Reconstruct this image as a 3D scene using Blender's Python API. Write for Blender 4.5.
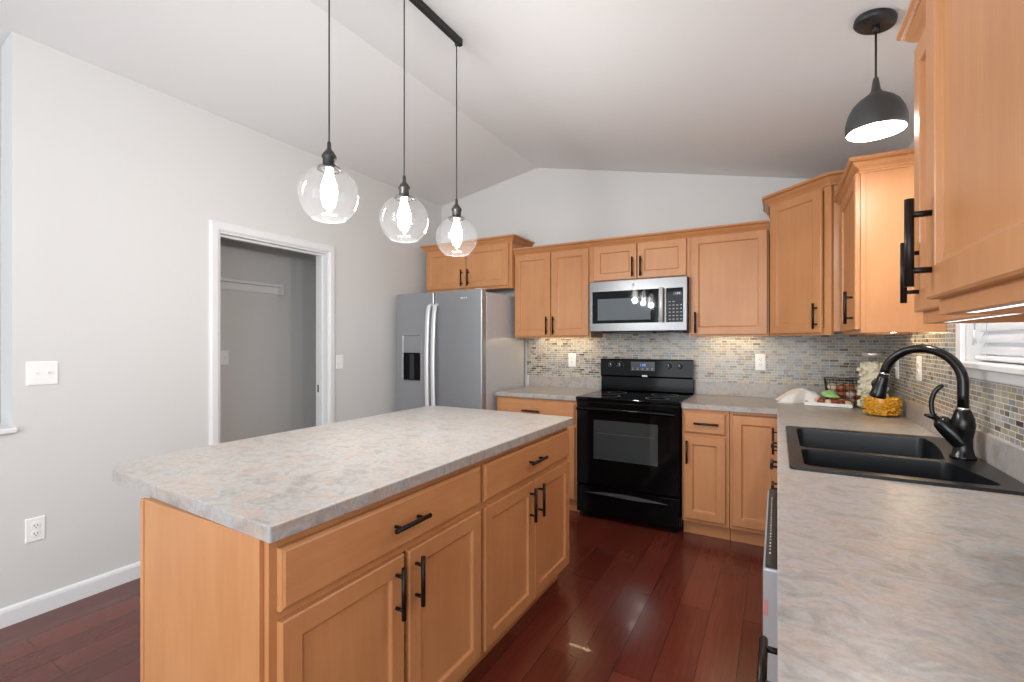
import bpy, bmesh, math, random
from mathutils import Vector, Matrix
random.seed(7)
R = math.radians
for o in list(bpy.data.objects):
    bpy.data.objects.remove(o, do_unlink=True)
SC = bpy.context.scene
COL = SC.collection
# ------------------------------------------------------------------ camera
cam = bpy.data.cameras.new('camera')
cam.sensor_width = 36.0
cam.lens = 468.73 / 1024 * 36.0
cam.shift_x = 1.27 / 1024
cam.shift_y = 2.0 / 1024
cam.clip_start = 0.02
camo = bpy.data.objects.new('camera', cam)
COL.objects.link(camo)
camo.location = (0, 0, 1.3247)
camo.rotation_euler = (R(90), 0, R(29.619))
SC.camera = camo
# ------------------------------------------------------------------ world, exposure, large lights
W = bpy.data.worlds.new('world'); SC.world = W; W.use_nodes = True
W.node_tree.nodes['Background'].inputs[0].default_value = (0.90, 0.95, 1.0, 1)
W.node_tree.nodes['Background'].inputs[1].default_value = 1.0
SC.view_settings.view_transform = 'Standard'
SC.view_settings.look = 'None'
SC.view_settings.gamma = 1.0
SC.view_settings.use_curve_mapping = False
SC.view_settings.exposure = 0.54


def area_light(name, loc, rot, sx, sy, power, color):
    l = bpy.data.lights.new(name, 'AREA'); l.shape = 'RECTANGLE'
    l.size = sx; l.size_y = sy; l.energy = power; l.color = color
    o = bpy.data.objects.new(name, l); COL.objects.link(o)
    o.location = loc; o.rotation_euler = rot
    return o


# added fill light at the open dining end of the room, behind the camera
area_light('dining_end_fill', (-0.75, -2.75, 1.45), (R(122), 0, 0), 3.0, 2.3, 68, (0.89, 0.955, 1))
# added fill light inside an unseen window cut for it, behind the camera
area_light('dining_side_fill', (0.70, -1.35, 1.35), (R(90), 0, R(90)), 1.6, 1.6, 19, (0.90, 0.96, 1))
# daylight through the window over the sink
area_light('sink_window_daylight', (1.05, 2.19, 1.75), (0, R(90), 0), 0.9, 0.8, 2.0, (0.93, 0.97, 1))

# ------------------------------------------------------------------ dimensions
YW = 4.019; XR = 0.6385; XL = -3.141


def ceil_z(x):
    pts = [(-4.6, 2.540), (-1.99, 3.0), (-1.40, 2.8695), (0.95, 2.349)]
    for (a, za), (b, zb) in zip(pts, pts[1:]):
        if x <= b:
            return za + (zb - za) * (x - a) / (b - a)
    return pts[-1][1]


# ------------------------------------------------------------------ material helpers
def S(r, g, b):
    def f(c):
        c /= 255.0
        return c / 12.92 if c <= 0.04045 else ((c + 0.055) / 1.055) ** 2.4
    return (f(r), f(g), f(b), 1)


def mat(name, col=(0.8, 0.8, 0.8, 1), rough=0.5, metal=0.0, spec=0.5, coat=0.0, emit=None, estr=0.0):
    m = bpy.data.materials.new(name); m.use_nodes = True
    b = m.node_tree.nodes['Principled BSDF']
    b.inputs['Base Color'].default_value = col
    b.inputs['Roughness'].default_value = rough
    b.inputs['Metallic'].default_value = metal
    b.inputs['Specular IOR Level'].default_value = spec
    b.inputs['Coat Weight'].default_value = coat
    if emit:
        b.inputs['Emission Color'].default_value = emit
        b.inputs['Emission Strength'].default_value = estr
    return m


class NT:
    def __init__(s, m):
        s.t = m.node_tree; s.n = s.t.nodes; s.l = s.t.links; s.b = s.n.get('Principled BSDF')

    def new(s, kind, **kw):
        nd = s.n.new(kind)
        for k, v in kw.items():
            setattr(nd, k, v)
        return nd

    def link(s, a, b):
        s.l.new(a, b)

    def ramp(s, stops, interp='LINEAR'):
        r = s.n.new('ShaderNodeValToRGB'); r.color_ramp.interpolation = interp
        e = r.color_ramp.elements
        while len(e) > 1:
            e.remove(e[-1])
        e[0].position = stops[0][0]; e[0].color = stops[0][1]
        for p, c in stops[1:]:
            k = e.new(p); k.color = c
        return r

    def coords(s, scale=(1, 1, 1), rot=(0, 0, 0), kind='Object'):
        tc = s.n.new('ShaderNodeTexCoord'); mp = s.n.new('ShaderNodeMapping')
        mp.inputs['Scale'].default_value = scale; mp.inputs['Rotation'].default_value = rot
        s.link(tc.outputs[kind], mp.inputs['Vector'])
        return mp.outputs['Vector']

    def noise(s, vec, scale, detail=4, rough=0.55):
        n = s.n.new('ShaderNodeTexNoise')
        n.inputs['Scale'].default_value = scale; n.inputs['Detail'].default_value = detail
        n.inputs['Roughness'].default_value = rough
        s.link(vec, n.inputs['Vector'])
        return n.outputs['Fac']

    def bump(s, h, strength, dist=0.002):
        b = s.n.new('ShaderNodeBump'); b.inputs['Strength'].default_value = strength
        b.inputs['Distance'].default_value = dist
        s.link(h, b.inputs['Height']); s.link(b.outputs['Normal'], s.b.inputs['Normal'])

    def mix(s, fac, a, b, mode='MIX'):
        m = s.n.new('ShaderNodeMix'); m.data_type = 'RGBA'; m.blend_type = mode
        if isinstance(fac, float):
            m.inputs['Factor'].default_value = fac
        else:
            s.link(fac, m.inputs['Factor'])
        for v, k in ((a, 6), (b, 7)):
            if isinstance(v, tuple):
                m.inputs[k].default_value = v
            else:
                s.link(v, m.inputs[k])
        return m.outputs[2]


def wood(name, horizontal=False):
    m = mat(name, rough=0.36, spec=0.45); t = NT(m)
    sc = (3.0, 22, 22) if horizontal else (22, 22, 1.6)
    n1 = t.noise(t.coords(sc), 1.6, 6, 0.6)
    n2 = t.noise(t.coords((2, 2, 1.2)), 2.0, 3, 0.5)
    n3 = t.noise(t.coords((90, 90, 4) if not horizontal else (4, 90, 90)), 3.0, 3, 0.5)
    r1 = t.ramp([(0.3, S(186, 127, 80)), (0.7, S(197, 141, 94))])
    t.link(n1, r1.inputs[0])
    r2 = t.ramp([(0.3, S(178, 119, 74)), (0.7, S(204, 147, 100))])
    t.link(n2, r2.inputs[0])
    c = t.mix(0.5, r1.outputs[0], r2.outputs[0])
    r3 = t.ramp([(0.35, (0.94, 0.92, 0.90, 1)), (0.6, (1, 1, 1, 1))])
    t.link(n3, r3.inputs[0])
    c = t.mix(0.6, c, r3.outputs[0], 'MULTIPLY')
    t.link(c, t.b.inputs['Base Color'])
    t.bump(n3, 0.05, 0.001)
    return m


M = {}
M['wood'] = wood('maple_vertical')
M['woodh'] = wood('maple_horizontal', True)
M['woodin'] = mat('maple_interior', S(206, 172, 130), 0.5)
M['bronze'] = mat('dark_bronze', S(38, 32, 30), 0.38, 0.6)
M['wall'] = mat('wall_paint', S(212, 211, 209), 0.6, spec=0.25)
t = NT(M['wall']); t.bump(t.noise(t.coords(), 260, 3), 0.06, 0.001)
M['ceiling'] = mat('ceiling_paint', S(226, 226, 226), 0.75, spec=0.15)
t = NT(M['ceiling']); t.bump(t.noise(t.coords(), 180, 3), 0.08, 0.001)
M['trim'] = mat('white_trim', S(226, 226, 227), 0.35)
M['plastic'] = mat('white_plastic', S(240, 240, 238), 0.3)
M['slot'] = mat('dark_slot', S(60, 60, 60), 0.5)
M['black'] = mat('black_enamel', S(7, 7, 8), 0.08, spec=0.14)
M['blackmatte'] = mat('black_matte', S(24, 24, 25), 0.45)
M['blackglass'] = mat('black_glass', S(6, 6, 7), 0.05, spec=0.16)
M['ovenglass'] = mat('oven_glass', S(50, 56, 58), 0.06, spec=0.7)
M['stain'] = mat('stainless', S(116, 116, 117), 0.33, 1.0)
t = NT(M['stain']); t.bump(t.noise(t.coords((1, 60, 400)), 3, 2), 0.03, 0.0005)
M['stainf'] = mat('fridge_stainless', S(164, 166, 170), 0.36, 0.7)
t = NT(M['stainf']); t.bump(t.noise(t.coords((300, 60, 1)), 3, 2), 0.03, 0.0005)
M['greypaint'] = mat('grey_cabinet_paint', S(196, 200, 206), 0.3, 0.15)
M['bright'] = mat('bright_pull', S(222, 222, 222), 0.3, 0.35)
M['chrome'] = mat('bright_handle', S(205, 206, 208), 0.25, 0.9)
M['composite'] = mat('black_composite', S(17, 19, 24), 0.3, spec=0.55)
t = NT(M['composite']); t.bump(t.noise(t.coords(), 900, 2), 0.12, 0.0005)
M['faucet'] = mat('faucet_black', S(20, 19, 19), 0.2, 0.35, spec=0.6)
M['display'] = mat('clock_display', S(20, 30, 60), 0.1, emit=S(120, 160, 255), estr=1.2)
M['white'] = mat('white_print', S(235, 235, 235), 0.5)
M['greyprint'] = mat('grey_print', S(150, 152, 155), 0.5)
M['pinktag'] = mat('pink_tag', S(190, 130, 135), 0.6)
M['pendblack'] = mat('pendant_black', S(40, 40, 41), 0.42, 0.1, spec=0.5)
M['socket'] = mat('pendant_socket', S(62, 61, 60), 0.4, 0.5)
M['shadein'] = mat('shade_inside_white', S(240, 240, 238), 0.5)
M['bulb'] = mat('bulb_glow', (1, 1, 1, 1), 0.5, emit=(1, 0.97, 0.93, 1), estr=30.0)
M['led'] = mat('led_strip', (1, 1, 1, 1), 0.5, emit=(1, 0.76, 0.45, 1), estr=24.0)
M['ledw'] = mat('led_white', (1, 1, 1, 1), 0.5, emit=(1, 0.97, 0.92, 1), estr=1.0)
M['cloth'] = mat('white_cloth', S(232, 230, 226), 0.9, spec=0.1)
M['wire'] = mat('black_wire', S(30, 28, 27), 0.5, 0.5)
M['eggb'] = mat('egg_brown', S(176, 108, 70), 0.5)
M['eggw'] = mat('egg_white', S(228, 212, 190), 0.5)
M['tray'] = mat('tray_white', S(235, 235, 232), 0.35)
M['green'] = mat('green_leaf_dish', S(150, 196, 120), 0.4)
M['plum'] = mat('dark_red_fruit', S(138, 62, 46), 0.35)
M['cream'] = mat('cream_fruit', S(214, 188, 150), 0.5)
M['cauli'] = mat('cream_cauliflower', S(240, 234, 214), 0.8)
M['yellow'] = mat('yellow_pasta', S(232, 172, 40), 0.5)
M['lid'] = mat('jar_lid', S(205, 205, 203), 0.3, 0.6)
M['floorv'] = mat('vent', S(60, 40, 35), 0.5)


def thin_glass(name, tint=(1, 1, 1, 1), refl=0.5, edge=0.35, haze=0.0):
    m = bpy.data.materials.new(name); m.use_nodes = True
    t = NT(m); t.n.remove(t.b)
    out = t.n['Material Output']
    tr = t.new('ShaderNodeBsdfTransparent'); tr.inputs[0].default_value = tint
    gl = t.new('ShaderNodeBsdfGlossy'); gl.inputs['Roughness'].default_value = 0.02
    lw = t.new('ShaderNodeLayerWeight'); lw.inputs['Blend'].default_value = 0.5
    pw = t.new('ShaderNodeMath', operation='POWER'); pw.inputs[1].default_value = edge
    t.link(lw.outputs['Facing'], pw.inputs[0])
    ad = t.new('ShaderNodeMath', operation='ADD'); ad.inputs[1].default_value = 0.03; t.link(pw.outputs[0], ad.inputs[0])
    mp = t.new('ShaderNodeMath', operation='MULTIPLY'); mp.inputs[1].default_value = refl
    t.link(ad.outputs[0], mp.inputs[0])
    mx = t.new('ShaderNodeMixShader')
    t.link(mp.outputs[0], mx.inputs[0]); t.link(tr.outputs[0], mx.inputs[1]); t.link(gl.outputs[0], mx.inputs[2])
    last = mx
    if haze:
        df = t.new('ShaderNodeBsdfDiffuse'); df.inputs[0].default_value = (0.95, 0.96, 0.97, 1)
        last = t.new('ShaderNodeMixShader'); last.inputs[0].default_value = haze
        t.link(mx.outputs[0], last.inputs[1]); t.link(df.outputs[0], last.inputs[2])
    t.link(last.outputs[0], out.inputs['Surface'])
    return m


M['globe'] = thin_glass('clear_globe_glass', (0.985, 0.988, 0.99, 1), 0.85, 3.2, 0.007)
M['jar'] = thin_glass('jar_glass', (0.97, 0.98, 0.97, 1), 0.6, 4.0)
M['pane'] = thin_glass('window_glass', (0.97, 0.98, 0.98, 1), 0.8, 4.0)


def laminate():
    m = mat('counter_laminate', rough=0.33, spec=0.5); t = NT(m)
    v = t.coords((1, 1.25, 1), (0, 0, 0.25))
    nz = t.new('ShaderNodeTexNoise'); nz.inputs['Scale'].default_value = 15; nz.inputs['Detail'].default_value = 8
    nz.inputs['Roughness'].default_value = 0.66; nz.inputs['Distortion'].default_value = 0.9; t.link(v, nz.inputs['Vector'])
    n2 = t.new('ShaderNodeTexNoise'); n2.inputs['Scale'].default_value = 10; n2.inputs['Detail'].default_value = 8
    n2.inputs['Roughness'].default_value = 0.7; n2.inputs['Distortion'].default_value = 1.4; t.link(t.coords((1.05, 1.3, 1), (0, 0, -0.3)), n2.inputs['Vector'])
    c = t.noise(v, 75, 5, 0.65)
    ra = t.ramp([(0.34, S(144, 140, 136)), (0.46, S(160, 157, 154)), (0.54, S(172, 171, 170)), (0.66, S(158, 151, 144))])
    t.link(nz.outputs['Fac'], ra.inputs[0])
    rb = t.ramp([(0.46, (0, 0, 0, 1)), (0.64, (0.6, 0.6, 0.6, 1))]); t.link(n2.outputs['Fac'], rb.inputs[0])
    col = t.mix(rb.outputs[0], ra.outputs[0], S(182, 157, 138))
    rc = t.ramp([(0.32, (0.82, 0.82, 0.82, 1)), (0.6, (1.03, 1.03, 1.03, 1))])
    t.link(c, rc.inputs[0])
    col = t.mix(0.8, col, rc.outputs[0], 'MULTIPLY')
    t.link(col, t.b.inputs['Base Color'])
    t.bump(c, 0.05, 0.001)
    return m


M['laminate'] = laminate()


def tiles(name, axis):
    m = mat(name, rough=0.25, spec=0.5); t = NT(m)
    tc = t.new('ShaderNodeTexCoord'); sp = t.new('ShaderNodeSeparateXYZ'); cb = t.new('ShaderNodeCombineXYZ')
    t.link(tc.outputs['Object'], sp.inputs[0])
    t.link(sp.outputs['X' if axis == 'x' else 'Y'], cb.inputs['X']); t.link(sp.outputs['Z'], cb.inputs['Y'])
    br = t.new('ShaderNodeTexBrick')
    t.link(cb.outputs[0], br.inputs['Vector'])
    br.offset = 0.37; br.offset_frequency = 3; br.squash = 0.7; br.squash_frequency = 4
    br.inputs['Scale'].default_value = 1.0
    br.inputs['Brick Width'].default_value = 0.054; br.inputs['Row Height'].default_value = 0.0195
    br.inputs['Mortar Size'].default_value = 0.0016; br.inputs['Mortar Smooth'].default_value = 0.1
    br.inputs['Bias'].default_value = 0.0
    br.inputs['Color1'].default_value = (0, 0, 0, 1); br.inputs['Color2'].default_value = (1, 1, 1, 1)
    br.inputs['Mortar'].default_value = (0.5, 0.5, 0.5, 1)
    cr = t.ramp([(0.0, S(150, 151, 150)), (0.16, S(170, 158, 138)), (0.30, S(128, 130, 131)), (0.40, S(158, 147, 129)),
                 (0.52, S(164, 166, 165)), (0.62, S(136, 124, 107)), (0.72, S(176, 169, 154)), (0.80, S(120, 116, 110)),
                 (0.90, S(88, 76, 66)), (0.94, S(162, 150, 130))], 'CONSTANT')
    t.link(br.outputs['Color'], cr.inputs[0])
    n = t.noise(t.coords((1, 1, 1)), 70, 3)
    rn = t.ramp([(0.3, (0.85, 0.85, 0.85, 1)), (0.7, (1.05, 1.05, 1.05, 1))]); t.link(n, rn.inputs[0])
    c = t.mix(0.8, cr.outputs[0], rn.outputs[0], 'MULTIPLY')
    c = t.mix(br.outputs['Fac'], c, S(204, 200, 192))
    t.link(c, t.b.inputs['Base Color'])
    rr = t.ramp([(0, (0.18,) * 3 + (1,)), (1, (0.8,) * 3 + (1,))]); t.link(br.outputs['Fac'], rr.inputs[0])
    t.link(rr.outputs[0], t.b.inputs['Roughness'])
    iv = t.new('ShaderNodeMath', operation='SUBTRACT'); iv.inputs[0].default_value = 1
    t.link(br.outputs['Fac'], iv.inputs[1])
    t.bump(iv.outputs[0], 0.4, 0.001)
    return m


M['tile_x'] = tiles('mosaic_back', 'x')
M['tile_y'] = tiles('mosaic_side', 'y')


def floor_mat():
    m = mat('cherry_planks', rough=0.2, spec=0.5, coat=0.15); t = NT(m)
    tc = t.new('ShaderNodeTexCoord'); mp = t.new('ShaderNodeMapping')
    mp.inputs['Rotation'].default_value = (0, 0, R(90)); mp.inputs['Location'].default_value = (0.3, -0.005, 0)
    t.link(tc.outputs['Object'], mp.inputs['Vector'])
    br = t.new('ShaderNodeTexBrick'); t.link(mp.outputs[0], br.inputs['Vector'])
    br.offset = 0.41; br.offset_frequency = 2; br.squash = 1.0
    br.inputs['Scale'].default_value = 1.0; br.inputs['Brick Width'].default_value = 1.1
    br.inputs['Row Height'].default_value = 0.146; br.inputs['Mortar Size'].default_value = 0.0014
    br.inputs['Mortar Smooth'].default_value = 0.3
    br.inputs['Color1'].default_value = (0, 0, 0, 1); br.inputs['Color2'].default_value = (1, 1, 1, 1)
    cr = t.ramp([(0, S(92, 38, 28)), (0.5, S(101, 44, 33)), (1, S(112, 51, 39))])
    t.link(br.outputs['Color'], cr.inputs[0])
    g = t.noise(t.coords((26, 1.2, 1)), 3, 6, 0.6)
    rg = t.ramp([(0.3, (0.72, 0.70, 0.68, 1)), (0.7, (1.12, 1.1, 1.08, 1))]); t.link(g, rg.inputs[0])
    c = t.mix(0.7, cr.outputs[0], rg.outputs[0], 'MULTIPLY')
    c = t.mix(br.outputs['Fac'], c, S(36, 12, 9))
    t.link(c, t.b.inputs['Base Color'])
    n = t.noise(t.coords((6, 1.5, 1)), 4, 4)
    rr = t.ramp([(0.3, (0.17,) * 3 + (1,)), (0.7, (0.27,) * 3 + (1,))]); t.link(n, rr.inputs[0])
    t.link(rr.outputs[0], t.b.inputs['Roughness'])
    iv = t.new('ShaderNodeMath', operation='SUBTRACT'); iv.inputs[0].default_value = 1
    t.link(br.outputs['Fac'], iv.inputs[1])
    ad = t.new('ShaderNodeMath', operation='MULTIPLY_ADD'); ad.inputs[1].default_value = 0.12
    t.link(g, ad.inputs[0]); t.link(iv.outputs[0], ad.inputs[2])
    t.bump(ad.outputs[0], 0.5, 0.0012)
    return m


M['floor'] = floor_mat()


def slat_mat():
    m = mat('blind_slat', S(214, 215, 217), 0.45); t = NT(m)
    tl = t.new('ShaderNodeBsdfTranslucent'); tl.inputs[0].default_value = (0.85, 0.87, 0.9, 1)
    mx = t.new('ShaderNodeMixShader'); mx.inputs[0].default_value = 0.18
    t.link(t.b.outputs[0], mx.inputs[1]); t.link(tl.outputs[0], mx.inputs[2])
    t.link(mx.outputs[0], t.n['Material Output'].inputs['Surface'])
    return m


M['slat'] = slat_mat()


# ------------------------------------------------------------------ mesh helpers
def box(bm, x0, x1, y0, y1, z0, z1, bev=0.0, seg=1, mi=0):
    vs = [bm.verts.new(p) for p in ((x0, y0, z0), (x1, y0, z0), (x1, y1, z0), (x0, y1, z0),
                                    (x0, y0, z1), (x1, y0, z1), (x1, y1, z1), (x0, y1, z1))]
    fs = [bm.faces.new([vs[i] for i in q]) for q in
          ((0, 3, 2, 1), (4, 5, 6, 7), (0, 1, 5, 4), (1, 2, 6, 5), (2, 3, 7, 6), (3, 0, 4, 7))]
    for f in fs:
        f.material_index = mi
    if bev:
        es = list({e for f in fs for e in f.edges})
        r = bmesh.ops.bevel(bm, geom=es, offset=bev, segments=seg, affect='EDGES', profile=0.5, clamp_overlap=True)
        for f in r['faces']:
            f.material_index = mi
    return vs


def loft(bm, rings, cap0=True, cap1=True, smooth=False, closed=True):
    L = [[bm.verts.new(p) for p in r] for r in rings]
    n = len(L[0])
    for a, b in zip(L, L[1:]):
        for i in range(n if closed else n - 1):
            j = (i + 1) % n
            try:
                f = bm.faces.new((a[i], a[j], b[j], b[i])); f.smooth = smooth
            except ValueError:
                pass
    if cap0: bm.faces.new(L[0][::-1])
    if cap1: bm.faces.new(L[-1])
    return L


def rect_rings(x0, x1, z0, z1, spec):
    """rings of a rectangle in XZ: spec = [(inset, y)]"""
    return [[(x0 + i, y, z0 + i), (x1 - i, y, z0 + i), (x1 - i, y, z1 - i), (x0 + i, y, z1 - i)] for i, y in spec]


def lathe(bm, prof, cx=0, cy=0, seg=32, cap0=False, cap1=False, mat4=None):
    rings = []
    for r, z in prof:
        ring = [Vector((cx + r * math.cos(2 * math.pi * k / seg), cy + r * math.sin(2 * math.pi * k / seg), z)) for k in range(seg)]
        if mat4: ring = [mat4 @ p for p in ring]
        rings.append(ring)
    return loft(bm, rings, cap0, cap1, True)


def tube(bm, pts, rad, seg=12, caps=True):
    pts = [Vector(p) for p in pts]
    if not isinstance(rad, (list, tuple)): rad = [rad] * len(pts)
    rings = []; up = None
    for i, p in enumerate(pts):
        d = (pts[min(i + 1, len(pts) - 1)] - pts[max(i - 1, 0)]).normalized()
        if up is None:
            up = Vector((0, 0, 1)) if abs(d.z) < 0.9 else Vector((1, 0, 0))
        a = d.cross(up).normalized(); b = a.cross(d).normalized(); up = b
        rings.append([p + (a * math.cos(2 * math.pi * k / seg) + b * math.sin(2 * math.pi * k / seg)) * rad[i] for k in range(seg)])
    loft(bm, rings, caps, caps, True)


def catmull(P, n=8):
    P = [Vector(p) for p in P]; out = []
    for i in range(len(P) - 1):
        p0 = P[max(i - 1, 0)]; p1 = P[i]; p2 = P[i + 1]; p3 = P[min(i + 2, len(P) - 1)]
        for k in range(n):
            t = k / n
            out.append(0.5 * ((2 * p1) + (p2 - p0) * t + (2 * p0 - 5 * p1 + 4 * p2 - p3) * t * t + (3 * p1 - p0 - 3 * p2 + p3) * t ** 3))
    out.append(P[-1]); return out


def prism(bm, outline, z0, z1, holes=(), bev=None, seg=3):
    """extrude a polygon (with holes) in XY from z0 to z1; bev = (offset, test(mid)->bool) bevels top edges"""
    loops = [outline] + list(holes); te = []; tops = []; bots = []
    for lp in loops:
        tv = [bm.verts.new((x, y, z1)) for x, y in lp]; bv = [bm.verts.new((x, y, z0)) for x, y in lp]
        tops.append(tv); bots.append(bv)
        n = len(lp)
        for i in range(n):
            bm.faces.new((bv[i], bv[(i + 1) % n], tv[(i + 1) % n], tv[i]))
    if holes:
        for grp in (tops, bots):
            es = []
            for lv in grp:
                for i in range(len(lv)):
                    es.append(bm.edges.get((lv[i], lv[(i + 1) % len(lv)])))
            bmesh.ops.triangle_fill(bm, use_beauty=True, use_dissolve=False, edges=es)
    else:
        bm.faces.new(tops[0]); bm.faces.new(bots[0][::-1])
    bmesh.ops.recalc_face_normals(bm, faces=bm.faces[:])
    if bev:
        off, test = bev; es = []
        for k, grp in ((0, tops[0]), (1, bots[0])):
            for i in range(len(grp)):
                a, b = grp[i], grp[(i + 1) % len(grp)]
                e = bm.edges.get((a, b))
                if e and test((a.co + b.co) / 2, k): es.append(e)
        if es:
            r = bmesh.ops.bevel(bm, geom=es, offset=off, segments=seg, affect='EDGES', profile=0.5, clamp_overlap=True)
            for f in r['faces']: f.smooth = True


def sweep(bm, path, prof):
    """sweep a closed profile [(out, z)] along an open XY path, offset to the right of travel, mitred"""
    P = [Vector(p) for p in path]; rings = []
    for i, p in enumerate(P):
        def nrm(a, b):
            d = (b - a).normalized(); return Vector((d.y, -d.x))
        if i == 0: m = nrm(P[0], P[1])
        elif i == len(P) - 1: m = nrm(P[-2], P[-1])
        else:
            a = nrm(P[i - 1], p); b = nrm(p, P[i + 1]); m = (a + b).normalized(); m = m / max(0.3, m.dot(a))
        rings.append([(p.x + m.x * o, p.y + m.y * o, z) for o, z in prof])
    loft(bm, rings, True, True)


def obj(name, bm, m, parent=None, loc=None, rot=None, smooth_angle=None):
    me = bpy.data.meshes.new(name)
    bmesh.ops.recalc_face_normals(bm, faces=bm.faces[:])
    bm.to_mesh(me); bm.free()
    for k in (m if isinstance(m, (list, tuple)) else [m]):
        me.materials.append(k)
    o = bpy.data.objects.new(name, me); COL.objects.link(o)
    if parent: o.parent = parent
    if loc: o.location = loc
    if rot: o.rotation_euler = rot
    return o


def tag(o, label, cat, group=None):
    o['label'] = label; o['category'] = cat
    if group: o['group'] = group
    return o


def thing(name, label, cat, loc=(0, 0, 0), rotz=0, group=None, rot=None):
    o = bpy.data.objects.new(name, None); COL.objects.link(o)
    o.location = loc; o.rotation_euler = rot or (0, 0, rotz); o.empty_display_size = 0.05
    return tag(o, label, cat, group)


def struct(name, bm, m, parent=None, label=None):
    o = obj(name, bm, m, parent)
    if not parent: o['kind'] = 'structure'
    if label: o['label'] = label
    return o


def dup(root, loc, rotz=None, label=None, group=None):
    r = root.copy(); COL.objects.link(r); r.location = loc
    if rotz is not None: r.rotation_euler = (0, 0, rotz)
    if label: r['label'] = label
    if group: r['group'] = group
    for ch in list(root.children):
        c = ch.copy(); COL.objects.link(c); c.parent = r
        for g in list(ch.children):
            d = g.copy(); COL.objects.link(d); d.parent = c
    return r


B = bmesh.new
# ================================================================== STRUCTURE
b = B(); box(b, -4.6, 0.95, -2.8, YW + 0.12, -0.1, 0); struct('floor', b, M['floor'])

b = B()
xs = [-4.6, -1.99, -1.44, 0.95]
low = [(x, ceil_z(x)) for x in xs]
ring = [(x, z) for x, z in low] + [(x, z + 0.12) for x, z in reversed(low)]
loft(b, [[(x, -2.8, z) for x, z in ring], [(x, YW + 0.12, z) for x, z in ring]])
struct('ceiling', b, M['ceiling'])


def slope_box(b, x0, x1, y0, y1, z0):
    ring = [(x0, z0), (x1, z0), (x1, ceil_z(x1) - 0.001), (x0, ceil_z(x0) - 0.001)]
    loft(b, [[(x, y0, z) for x, z in ring], [(x, y1, z) for x, z in ring]])


def xwall(name, x0, x1, y0, y1, z0=0.0, m='wall'):
    """wall slab across X whose top follows the ceiling"""
    b = B(); xx = sorted(set([x0, x1] + [x for x in xs if x0 < x < x1]))
    ring = [(x0, z0)] + [(x1, z0)] + [(x, ceil_z(x) - 0.001) for x in reversed(xx)]
    loft(b, [[(x, y0, z) for x, z in ring], [(x, y1, z) for x, z in ring]])
    return struct(name, b, M[m])


xwall('wall_back', XL, 0.80, YW, YW + 0.12)
# left wall with the closet doorway and the half wall towards the stairs
DY0, DY1, DZ = 1.697, 2.558, 2.055
zt = ceil_z(XL - 0.13) - 0.002
b = B()
slope_box(b, XL - 0.16, XL, 0.760, 1.5, 0); slope_box(b, XL - 0.13, XL, 1.5, DY0, 0)
slope_box(b, XL - 0.13, XL, DY1, YW, 0)
slope_box(b, XL - 0.13, XL, DY0, DY1, DZ)
box(b, XL - 0.13, XL, -2.8, 0.760, 0, 0.90)
struct('wall_left', b, M['wall'])
b = B(); box(b, XL - 0.15, XL + 0.022, -2.8, 0.776, 0.90, 0.925, 0.006, 2)
struct('trim_1', b, M['trim'])
b = B(); slope_box(b, -4.6, -4.48, -2.8, 1.40, 0); struct('wall_stair', b, M['wall'])
# closet behind the doorway
b = B(); box(b, -4.02, -3.90, 1.55, 3.3, 0, 2.45); struct('wall_closet_back', b, M['wall'])
b = B(); box(b, -3.90, XL - 0.13, 1.43, 1.55, 0, 2.45); struct('wall_closet_near', b, M['wall'])
b = B(); box(b, -3.90, XL - 0.13, 3.18, 3.30, 0, 2.45); struct('wall_closet_far', b, M['wall'])
b = B(); box(b, -4.02, XL - 0.13, 1.43, 3.30, 2.45, 2.50); struct('ceiling_closet', b, M['ceiling'])
# right wall with window hole
WY0, WY1, WZ0, WZ1 = 1.83, 2.457, 1.255, 2.08
zt = ceil_z(0.80) - 0.002
b = B()
V0, V1 = -2.2, -0.5  # extent of the opening added for the side fill light
slope_box(b, XR, 0.78, -2.8, V0, 0); slope_box(b, XR, 0.78, V1, WY0, 0); box(b, XR, 0.78, V0, V1, 0, 0.50); slope_box(b, XR, 0.78, V0, V1, 2.20); slope_box(b, XR, 0.78, WY1, YW, 0)
box(b, XR, 0.78, WY0, WY1, 0, WZ0); slope_box(b, XR, 0.78, WY0, WY1, WZ1)
struct('wall_right', b, M['wall'])

w2 = bpy.data.objects.new('added_window', None); COL.objects.link(w2); w2['kind'] = 'structure'; w2.location = (XR, V0, 0.50)  # unseen window, added to house the side fill light
b = B()
for a in ((-0.06, 0.0, -0.06, 1.76), (1.70, 1.76, -0.06, 1.76)): box(b, -0.018, 0.0, a[0], a[1], a[2], a[3], 0.003)
for a in ((-0.06, 0.0), (1.70, 1.76)): box(b, -0.018, 0.0, 0.0, 1.70, a[0], a[1], 0.003)
obj('window_casing', b, M['trim'], w2)
b = B(); q = 0.05
for a in ((0.0, q, 0, 1.70), (1.70 - q, 1.70, 0, 1.70), (0.825, 0.875, q, 1.70 - q)): box(b, 0.09, 0.125, a[0], a[1], a[2], a[3], 0.003)
for a in ((0, q), (1.70 - q, 1.70)): box(b, 0.09, 0.125, q, 1.70 - q, a[0], a[1], 0.003)
obj('sash', b, M['trim'], w2)
b = B(); box(b, 0.105, 0.109, q, 1.70 - q, q, 1.70 - q); obj('pane', b, M['pane'], w2)

# baseboards
def baseboard(name, x, y0, y1):
    b = B()
    prof = [(x, 0), (x + 0.014, 0), (x + 0.014, 0.068), (x + 0.010, 0.080), (x + 0.004, 0.088), (x, 0.088)]
    loft(b, [[(px, y0, pz) for px, pz in prof], [(px, y1, pz) for px, pz in prof]])
    return struct(name, b, M['trim'])


baseboard('baseboard_left', XL, -2.8, 1.642)
baseboard('baseboard_left_far', XL, 2.622, YW)

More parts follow.
